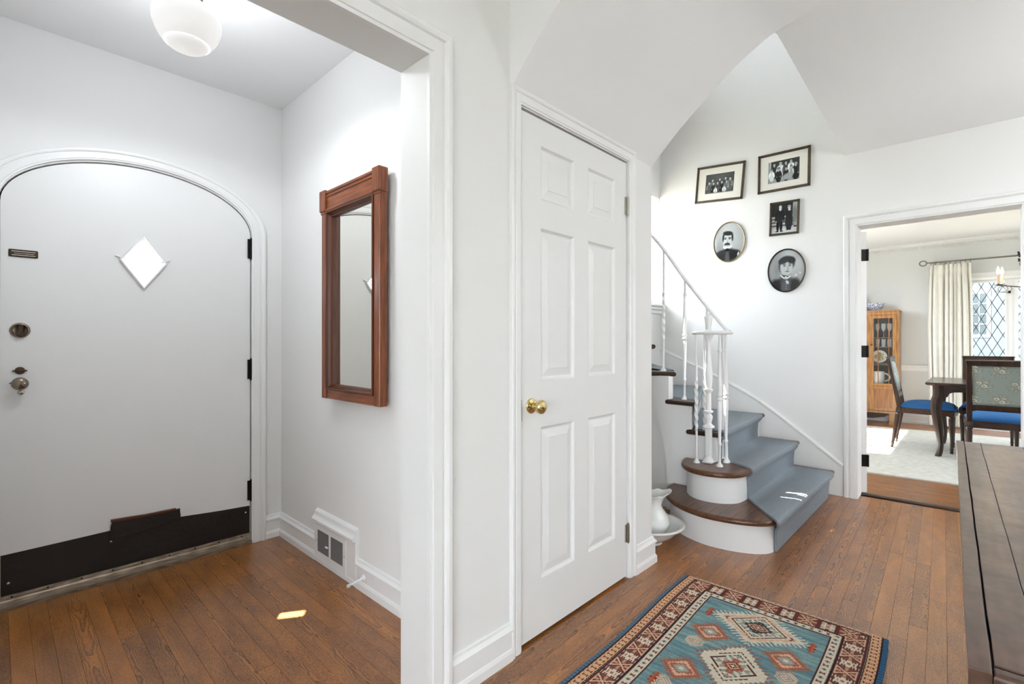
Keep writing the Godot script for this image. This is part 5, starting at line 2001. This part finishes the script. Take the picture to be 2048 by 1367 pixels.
func cabinet() -> void:
	var t := thing("china_cabinet", "honey-coloured wooden china cabinet with a glazed door against the far wall", "cabinet", V(8.87, 0, -1.17))
	var x0 := 8.715
	var x1 := 9.035
	var z0 := -1.60
	var z1 := -0.778
	var mb := MB.new()
	for z in [[z0, z0 + 0.022], [z1 - 0.022, z1]]:
		mb.box(V(x0 + 0.004, 0.175, z[0]), V(x1, 1.60, z[1]), 0.003)
	mb.box(V(x0 - 0.010, 1.598, z0 - 0.008), V(x1, 1.622, z1 + 0.008), 0.005)
	mb.box(V(x0 - 0.006, 0.150, z0 - 0.005), V(x1, 0.185, z1 + 0.005), 0.005)
	mb.box(V(x0 + 0.002, 1.555, z0 + 0.02), V(x0 + 0.024, 1.60, z1 - 0.02), 0.002)
	mb.box(V(x0 + 0.002, 0.18, -1.195), V(x0 + 0.024, 1.56, -1.108), 0.002)
	part("case", mb, M.cab, t)
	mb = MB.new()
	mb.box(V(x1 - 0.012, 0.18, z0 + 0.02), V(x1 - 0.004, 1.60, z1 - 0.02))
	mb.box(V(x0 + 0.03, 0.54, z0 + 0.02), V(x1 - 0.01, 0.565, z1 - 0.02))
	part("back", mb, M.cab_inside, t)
	for y in [1.235, 1.10, 0.862]:
		mb = MB.new()
		mb.box(V(x0 + 0.05, y - 0.009, z0 + 0.022), V(x1 - 0.012, y, z1 - 0.022))
		part("shelf", mb, M.cab_panel, t)
	for zz in [[-1.108, z1 - 0.022], [z0 + 0.022, -1.195]]:
		var a: float = zz[0]
		var b: float = zz[1]
		mb = MB.new()
		pierced(mb, a, 0.19, b, 1.552, [[a + 0.045, 0.225, b - 0.045, 0.505], [a + 0.045, 0.575, b - 0.045, 1.508]], x0, x0 + 0.022, SIDE)
		var d := part("door", mb, M.cab, t)
		mb = MB.new()
		mb.box(V(x0 + 0.007, 0.22, a + 0.04), V(x0 + 0.014, 0.51, b - 0.04))
		part("panel", mb, M.cab_panel, d)
		mb = MB.new()
		mb.box(V(x0 + 0.010, 0.57, a + 0.04), V(x0 + 0.012, 1.512, b - 0.04))
		part("pane", mb, M.glass, d)
		mb = MB.new()
		for f in [0.235, 0.80]:
			var z := lerpf(a + 0.045, b - 0.045, f)
			mb.box(V(x0 + 0.002, 0.575, z - 0.0045), V(x0 + 0.014, 1.508, z + 0.0045))
		part("glazing_bar", mb, M.cab_panel, d)
		mb = MB.new()
		for k in 12:
			mb.box(V(x0 - 0.004, 0.530, a + 0.05 + k * (b - a - 0.11) / 12.0), V(x0 + 0.004, 0.546, a + 0.05 + (k + 0.6) * (b - a - 0.11) / 12.0), 0.002)
		part("carved_band", mb, M.cab_panel, d)
		mb = MB.new()
		mb.lathe([[0.010, 0.0], [0.006, 0.008], [0.012, 0.016], [0.008, 0.024], [0.0, 0.025]], 12, Transform3D(Basis(Vector3.BACK, PI / 2), V(x0, 1.13, a + 0.022)))
		part("knob", mb, M.bronze, d)
	for z in [z0 + 0.06, z1 - 0.06]:
		mb = MB.new()
		mb.sweep([[-0.05, -0.02], [0.05, -0.02], [0.05, 0.02], [-0.05, 0.02]], [[V(x0 + 0.02, 0.152, z), V(0, 0, 1), V(1, 0, 0)], [V(x0 + 0.02, 0.05, z), V(0, 0, 0.85), V(1, 0, 0)], [V(x0 + 0.01, 0.0, z), V(0, 0, 1.05), V(1.3, 0, 0)]])
		part("foot", mb, M.cab, t)
		mb = MB.new()
		mb.box(V(x1 - 0.05, 0.0, z - 0.03), V(x1 - 0.01, 0.152, z + 0.03), 0.004)
		part("foot", mb, M.cab, t)
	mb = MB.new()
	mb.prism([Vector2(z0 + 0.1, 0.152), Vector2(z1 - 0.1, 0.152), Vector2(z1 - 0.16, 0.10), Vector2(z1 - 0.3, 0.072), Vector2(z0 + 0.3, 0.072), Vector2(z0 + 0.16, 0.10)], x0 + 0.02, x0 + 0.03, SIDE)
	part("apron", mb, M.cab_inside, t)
	# what stands in it and on it
	var glassy := mat(Color(0.95, 0.97, 0.98, 0.28), 0.05)
	glassy.transparency = BaseMaterial3D.TRANSPARENCY_ALPHA
	var places := [[1.235, -1.03], [1.235, -0.96], [1.235, -0.89], [1.235, -0.83], [1.10, -1.03], [1.10, -0.96], [1.10, -0.89], [1.10, -0.83]]
	var first: Node3D = null
	for k in places.size():
		var y: float = places[k][0]
		var tall := y > 1.2
		var which: String = ["leftmost", "second", "third", "rightmost"][k % 4]
		var label := (which + " of the four stemmed glasses on the cabinet's top shelf") if tall else (which + " of the four straight tumblers on the second cabinet shelf")
		if tall:
			if k == 0:
				first = thing("stem_glass", label, "glass", V(8.82, y, places[k][1]), 0.0, "stemmed glasses on the top cabinet shelf")
				mb = MB.new()
				mb.lathe([[0.028, 0.0], [0.026, 0.003], [0.004, 0.008], [0.003, 0.085]], 16)
				part("stem", mb, glassy, first, true)
				mb = MB.new()
				mb.lathe([[0.003, 0.085], [0.022, 0.105], [0.030, 0.14], [0.028, 0.20], [0.0265, 0.20], [0.028, 0.14], [0.020, 0.107], [0.0, 0.09]], 16)
				part("bowl", mb, glassy, first, true)
			else:
				copy_of(first, label).position = V(8.82, y, places[k][1])
		else:
			mb = MB.new()
			mb.lathe([[0.0, 0.002], [0.024, 0.0], [0.028, 0.11], [0.0265, 0.11], [0.023, 0.005], [0.0, 0.006]], 18)
			var tb := solo("tumbler", mb, glassy, label, "glass", "tumblers on the second cabinet shelf")
			tb.position = V(8.82, y, places[k][1])
	var pt := thing("plate", "round cream plate with a yellow-green fruit pattern propped in the cabinet", "plate", V(8.86, 0.862, -1.012))
	mb = MB.new()
	var tip := Transform3D(Basis(Vector3.BACK, PI / 2 - 0.18).scaled_local(Vector3.ONE * 0.84), V(8.86, 0.958, -1.012))
	mb.lathe([[0.0, 0.004], [0.068, 0.004], [0.078, 0.010], [0.108, 0.018], [0.110, 0.015], [0.080, 0.004], [0.0, -0.002]], 36, tip)
	part("dish", mb, M.china, pt)
	mb = MB.new()
	for k in 40:
		var r := sqrt(rng.randf()) * 0.066
		var an := rng.randf() * TAU
		mb.lathe([[0.012, 0.004], [0.010, 0.0062], [0.0, 0.007]], 9, Transform3D(tip.basis.orthonormalized(), tip * V(cos(an) * r, 0, sin(an) * r)))
	part("fruit_pattern", mb, mat(Color(0.66, 0.60, 0.30), 0.4), pt)
	var mg := thing("mug", "large white mug with a big handle on the cabinet's lowest shelf", "mug", V(8.84, 0.565, -1.035))
	mb = MB.new()
	mb.lathe([[0.0, 0.566], [0.085, 0.566], [0.088, 0.572], [0.088, 0.742], [0.083, 0.742], [0.082, 0.575], [0.0, 0.575]], 30, Transform3D(Basis(), V(8.84, 0, -1.035)))
	part("cup", mb, M.china, mg)
	mb = MB.new()
	var hp := []
	for i in 13:
		var a := -PI / 2 + PI * i / 12
		hp.append(V(8.84, 0.66 + 0.055 * sin(a), -0.952 + 0.060 * cos(a)))
	mb.tube(hp, 0.011, 10)
	part("handle", mb, M.china, mg)
	var blue := tri_mat(noise_tex(0.09, 128, Color(0.16, 0.22, 0.42), Color(0.92, 0.93, 0.95), 2), Vector3.ONE * 5.0, 0.2)
	var gr := Gradient.new()
	gr.offsets = PackedFloat32Array([0.0, 0.42, 0.48, 1.0])
	gr.colors = PackedColorArray([Color(0.14, 0.2, 0.42), Color(0.2, 0.27, 0.5), Color(0.9, 0.92, 0.95), Color(0.95, 0.95, 0.96)])
	(blue.albedo_texture as NoiseTexture2D).color_ramp = gr
	mb = MB.new()
	mb.lathe([[0.0, 1.624], [0.055, 1.623], [0.058, 1.634], [0.085, 1.660], [0.112, 1.700], [0.120, 1.732], [0.116, 1.732], [0.106, 1.702], [0.080, 1.666], [0.0, 1.645]], 32, Transform3D(Basis(), V(8.86, 0, -1.065)))
	solo("bowl", mb, blue, "blue and white patterned bowl on top of the china cabinet", "bowl")
	mb = MB.new()
	mb.lathe([[0.0, 1.624], [0.045, 1.622], [0.075, 1.68], [0.082, 1.73], [0.060, 1.79], [0.034, 1.83], [0.030, 1.86], [0.044, 1.885], [0.040, 1.885], [0.026, 1.86], [0.0, 1.80]], 28, Transform3D(Basis(), V(8.93, 0, -1.24)))
	solo("vase", mb, blue, "blue and white vase standing behind the bowl on the cabinet", "vase")

func chandelier() -> void:
	var c := V(7.0, 0, 0.64)
	var t := thing("chandelier", "thin iron chandelier with candle bulbs over the dining table", "chandelier", V(c.x, H, c.z))
	var mb := MB.new()
	mb.lathe([[0.0, 0.0], [0.06, 0.0], [0.05, -0.02], [0.008, -0.03], [0.006, -0.62], [0.02, -0.66], [0.03, -0.70], [0.015, -0.76], [0.025, -0.80], [0.012, -0.86], [0.0, -0.88]], 16, Transform3D(Basis(), V(c.x, H, c.z)))
	part("stem", mb, M.rod, t)
	var bulb := mat(Color(1, 0.95, 0.85), 0.2)
	bulb.emission_enabled = true
	bulb.emission = Color(1.0, 0.86, 0.62)
	bulb.emission_energy_multiplier = 1.6
	for k in 6:
		var an := -PI / 2 - 0.35 + TAU * k / 6.0
		if k == 1:
			an = -PI / 2 + 0.06
		elif k == 0:
			an = -PI / 2 - 0.14
		var r := 0.44 if k != 0 else 0.475
		var e := V(cos(an), 0, sin(an))
		var p := c + e * r
		mb = MB.new()
		mb.tube(spline([c + V(0, 1.64, 0), c + e * 0.10 + V(0, 1.635, 0), c + e * 0.27 + V(0, 1.70, 0), p + V(0, 1.735, 0)], 6), 0.004, 6)
		var loop := []
		for i in 17:
			var a := TAU * i / 16
			loop.append(p - e * 0.02 + e * 0.05 * cos(a) + V(0, 1.70 + 0.035 * sin(a), 0))
		mb.tube(loop, 0.0025, 6, false)
		var ar := part("arm", mb, M.rod, t)
		mb = MB.new()
		mb.lathe([[0.0, 1.733], [0.030, 1.737], [0.034, 1.742], [0.014, 1.742], [0.0135, 1.752]], 14, Transform3D(Basis(), p))
		part("dish", mb, M.rod, ar)
		mb = MB.new()
		mb.lathe([[0.0115, 1.745], [0.0115, 1.842], [0.0, 1.845]], 12, Transform3D(Basis(), p))
		part("candle", mb, mat(Color(0.90, 0.80, 0.70), 0.6), ar)
		mb = MB.new()
		mb.lathe([[0.005, 1.843], [0.010, 1.853], [0.0145, 1.872], [0.012, 1.894], [0.005, 1.918], [0.0, 1.930]], 14, Transform3D(Basis(), p))
		part("bulb", mb, bulb, ar)
		var l := OmniLight3D.new()
		l.name = "candle_light"
		l.light_color = Color(1.0, 0.86, 0.66)
		l.light_energy = 0.03
		l.light_size = 0.012
		l.omni_range = 8.0
		l.omni_attenuation = 2.0
		l.shadow_enabled = true
		t.add_child(l, true)
		l.position = p + V(0, 1.885, 0) - t.position


# ---------------------------------------------------------------- loose things in the hall
func hall_things() -> void:
	# wash basin and pitcher by the stairs
	var bp := V(2.622, 0, -1.385)
	var mb := MB.new()
	mb.lathe([[0.0, 0.004], [0.066, 0.004], [0.072, 0.0], [0.078, 0.002], [0.074, 0.012], [0.080, 0.018], [0.115, 0.035], [0.150, 0.062], [0.170, 0.088], [0.176, 0.096], [0.190, 0.100], [0.201, 0.106], [0.203, 0.112], [0.198, 0.117], [0.180, 0.114], [0.168, 0.104], [0.155, 0.086], [0.120, 0.050], [0.080, 0.032], [0.0, 0.026]], 56, Transform3D(Basis(), bp))
	solo("wash_basin", mb, M.china, "wide white ironstone wash basin on the floor by the bottom step", "basin")
	var pj := thing("pitcher", "white ironstone pitcher with a fluted spout standing in the wash basin", "pitcher", bp + V(0.012, 0.028, 0.008))
	mb = MB.new()
	var spout := atan2(0.7261, 0.6876)
	var outer := [[0.058, 0.028], [0.064, 0.036], [0.080, 0.058], [0.101, 0.092], [0.107, 0.122], [0.097, 0.156], [0.070, 0.190], [0.056, 0.212], [0.058, 0.235], [0.068, 0.258], [0.080, 0.272], [0.0835, 0.279]]
	var inner := [[0.0805, 0.281], [0.064, 0.262], [0.054, 0.238], [0.052, 0.212], [0.06, 0.19], [0.08, 0.15]]
	var prof := outer.duplicate()
	prof.append_array(inner)
	var at := func(i: int, s: int) -> Vector3:
		var a := TAU * s / 64.0
		var r: float = prof[i][0]
		var y: float = prof[i][1]
		var f := clampf((y - 0.20) / 0.08, 0.0, 1.0)
		var dd := absf(wrapf(a - spout, -PI, PI))
		var lip := exp(-dd * dd / 0.32)
		r *= 1.0 + f * (0.46 * lip) + f * 0.035 * cos(a * 9.0)
		y += f * (0.016 * lip + 0.004 * cos(a * 9.0))
		return bp + V(0.012, 0, 0.008) + V(cos(a) * r, y, sin(a) * r)
	for i in prof.size() - 1:
		for s in 64:
			var q := []
			var nn := []
			for w in [[i, s], [i, s + 1], [i + 1, s + 1], [i + 1, s]]:
				var p: Vector3 = at.call(w[0], w[1])
				var side: Vector3 = at.call(w[0], w[1] + 1) - at.call(w[0], w[1] - 1)
				var up: Vector3 = at.call(mini(w[0] + 1, prof.size() - 1), w[1]) - at.call(maxi(w[0] - 1, 0), w[1])
				q.append(p)
				nn.append(up.cross(side).normalized())
			mb.squad(q[0], q[1], q[2], q[3], nn[0], nn[1], nn[2], nn[3])
	mb.lathe([[0.0, 0.0285], [0.056, 0.0285]], 24, Transform3D(Basis(), bp + V(0.012, 0, 0.008)))
	part("jug", mb, M.china, pj)
	mb = MB.new()
	var hd := V(-cos(spout), 0, -sin(spout))
	var hc := bp + V(0.012, 0, 0.008)
	mb.tube(spline([hc + hd * 0.062 + V(0, 0.255, 0), hc + hd * 0.105 + V(0, 0.285, 0), hc + hd * 0.145 + V(0, 0.245, 0), hc + hd * 0.135 + V(0, 0.18, 0), hc + hd * 0.088 + V(0, 0.125, 0)], 6), 0.009, 10)
	part("handle", mb, M.china, pj)
	# rug
	var rg := thing("hall_rug", "small patterned rug with a blue field and maroon and cream borders", "rug", V(2.353, 0, -1.044), 0.0287)
	# local: -x along the rug towards the camera, +z across
	mb = MB.new()
	var n := 26
	var hgt := func(u: float, v: float) -> Vector3:
		var r := 0.0
		return V(-1.30 * u, 0.0085 + 0.0012 * sin(u * 17.0) * sin(v * 9.0) + r, 0.80 * v + 0.006 * sin(u * 9.0) * (1.0 if v > 0.5 else -1.0) * absf(2.0 * v - 1.0))
	for i in n:
		for j in n:
			var q := []
			var uv := []
			for w in [[i, j], [i + 1, j], [i + 1, j + 1], [i, j + 1]]:
				var u: float = float(w[0]) / n
				var v: float = float(w[1]) / n
				q.append(hgt.call(u, v))
				uv.append(Vector2(v, u))
			mb.tri(q[0], q[1], q[2], Vector3.UP, Vector3.UP, Vector3.UP, uv[0], uv[1], uv[2])
			mb.tri(q[0], q[2], q[3], Vector3.UP, Vector3.UP, Vector3.UP, uv[0], uv[2], uv[3])
	for i in n:
		for e in [0.0, 1.0]:
			var a0: Vector3 = hgt.call(float(i) / n, e)
			var a1: Vector3 = hgt.call(float(i + 1) / n, e)
			mb.quad(a0, a1, V(a1.x, 0.0005, a1.z), V(a0.x, 0.0005, a0.z), V(0, 0, e * 2 - 1), [Vector2(e, 0.5), Vector2(e, 0.5), Vector2(e, 0.5), Vector2(e, 0.5)])
			a0 = hgt.call(e, float(i) / n)
			a1 = hgt.call(e, float(i + 1) / n)
			mb.quad(a0, a1, V(a1.x, 0.0005, a1.z), V(a0.x, 0.0005, a0.z), V(1 - e * 2, 0, 0), [Vector2(0.5, e), Vector2(0.5, e), Vector2(0.5, e), Vector2(0.5, e)])
	bump(M.rug, noise_tex(0.25, 256), 0.15)
	part("pile", mb, M.rug, rg, true)
	for e in [0, 1]:
		mb = MB.new()
		for k in 200:
			var z := 0.8 * (k + rng.randf()) / 200.0
			var x := 0.0 if e == 0 else -1.30
			var s := 1.0 if e == 0 else -1.0
			var l := rng.randf_range(0.008, 0.016)
			mb.tube([V(x, 0.006, z), V(x + s * l * 0.6, 0.004, z + rng.randf_range(-0.002, 0.002)), V(x + s * l, 0.0015, z + rng.randf_range(-0.004, 0.004))], 0.0014, 4, false)
		var fg := part("fringe", mb, M.fringe, rg, true)
		fg.set_meta("kind", "stuff")
	# long old table at the right edge of the picture
	var ang := 0.0263
	var tb := thing("hall_table", "long old dark wooden table with a worn plank top, close by in the hall", "table", V(0.819, 0, -0.007), ang)
	var L := 1.864
	var W := 0.60
	var y := 0.76
	var strip := func(x0: float, z0: float, x1: float, z1: float, wob: float) -> MB:
		var b := MB.new()
		var pts := []
		var k := 24
		for i in k + 1:
			var x := lerpf(x0, x1, float(i) / k)
			pts.append(Vector2(x, z0 + 0.0003 + (wob * sin(x * 23.0) * sin(x * 7.3 + z0 * 40.0) if i > 0 and i < k else 0.0)))
		for i in k + 1:
			var x := lerpf(x1, x0, float(i) / k)
			pts.append(Vector2(x, z1 - 0.0003 + (wob * sin(x * 23.0) * sin(x * 7.3 + z1 * 40.0) if i > 0 and i < k else 0.0)))
		b.slab(pts, y - 0.022, y, 0.0014, PLAN, 3)
		return b
	var edges := [0.024, 0.070, 0.185, 0.300, 0.415, W - 0.024]
	for i in edges.size() - 1:
		part("plank", strip.call(0.024, edges[i], L - 0.008, edges[i + 1], 0.0006), M.table_top, tb, true)
	for q in [[0.0, 0.0], [0.0, W - 0.022]]:
		part("border", strip.call(0.0, q[1], L, q[1] + 0.022, 0.0006), M.table_top, tb, true)
	mb = MB.new()
	mb.slab([Vector2(0.0, 0.0225), Vector2(0.0225, 0.0225), Vector2(0.0225, W - 0.0225), Vector2(0.0, W - 0.0225)], y - 0.022, y, 0.006, PLAN, 3)
	part("border", mb, M.table_top, tb, true)
	mb = MB.new()
	mb.layers(MB.ccw(rect(0.002, 0.002, L - 0.002, W - 0.002)), [[0.03, y - 0.052], [0.012, y - 0.044], [0.004, y - 0.036], [0.002, y - 0.0225]], PLAN)
	part("edge_moulding", mb, M.table_dark, tb, true)
	mb = MB.new()
	pierced(mb, 0.05, 0.0, L - 0.05, 1.0, [], 0, 0)
	mb = MB.new()
	for z in [0.055, W - 0.075]:
		mb.box(V(0.06, y - 0.16, z), V(L - 0.06, y - 0.05, z + 0.02), 0.003)
	for x in [0.055, L - 0.075]:
		mb.box(V(x, y - 0.16, 0.06), V(x + 0.02, y - 0.05, W - 0.06), 0.003)
	part("apron", mb, M.table_dark, tb, true)
	for x in [0.075, L - 0.075]:
		for z in [0.075, W - 0.075]:
			mb = MB.new()
			mb.box(V(x - 0.03, y - 0.19, z - 0.03), V(x + 0.03, y - 0.05, z + 0.03), 0.004)
			mb.lathe([[0.0, 0.0], [0.022, 0.0], [0.028, 0.03], [0.020, 0.06], [0.030, 0.08], [0.030, 0.10], [0.018, 0.12], [0.022, 0.22], [0.030, 0.40], [0.024, 0.48], [0.032, 0.50], [0.032, 0.53], [0.022, 0.55], [0.026, y - 0.18]], 20, Transform3D(Basis(), V(x, 0, z)))
			part("leg", mb, M.table_dark, tb, true)
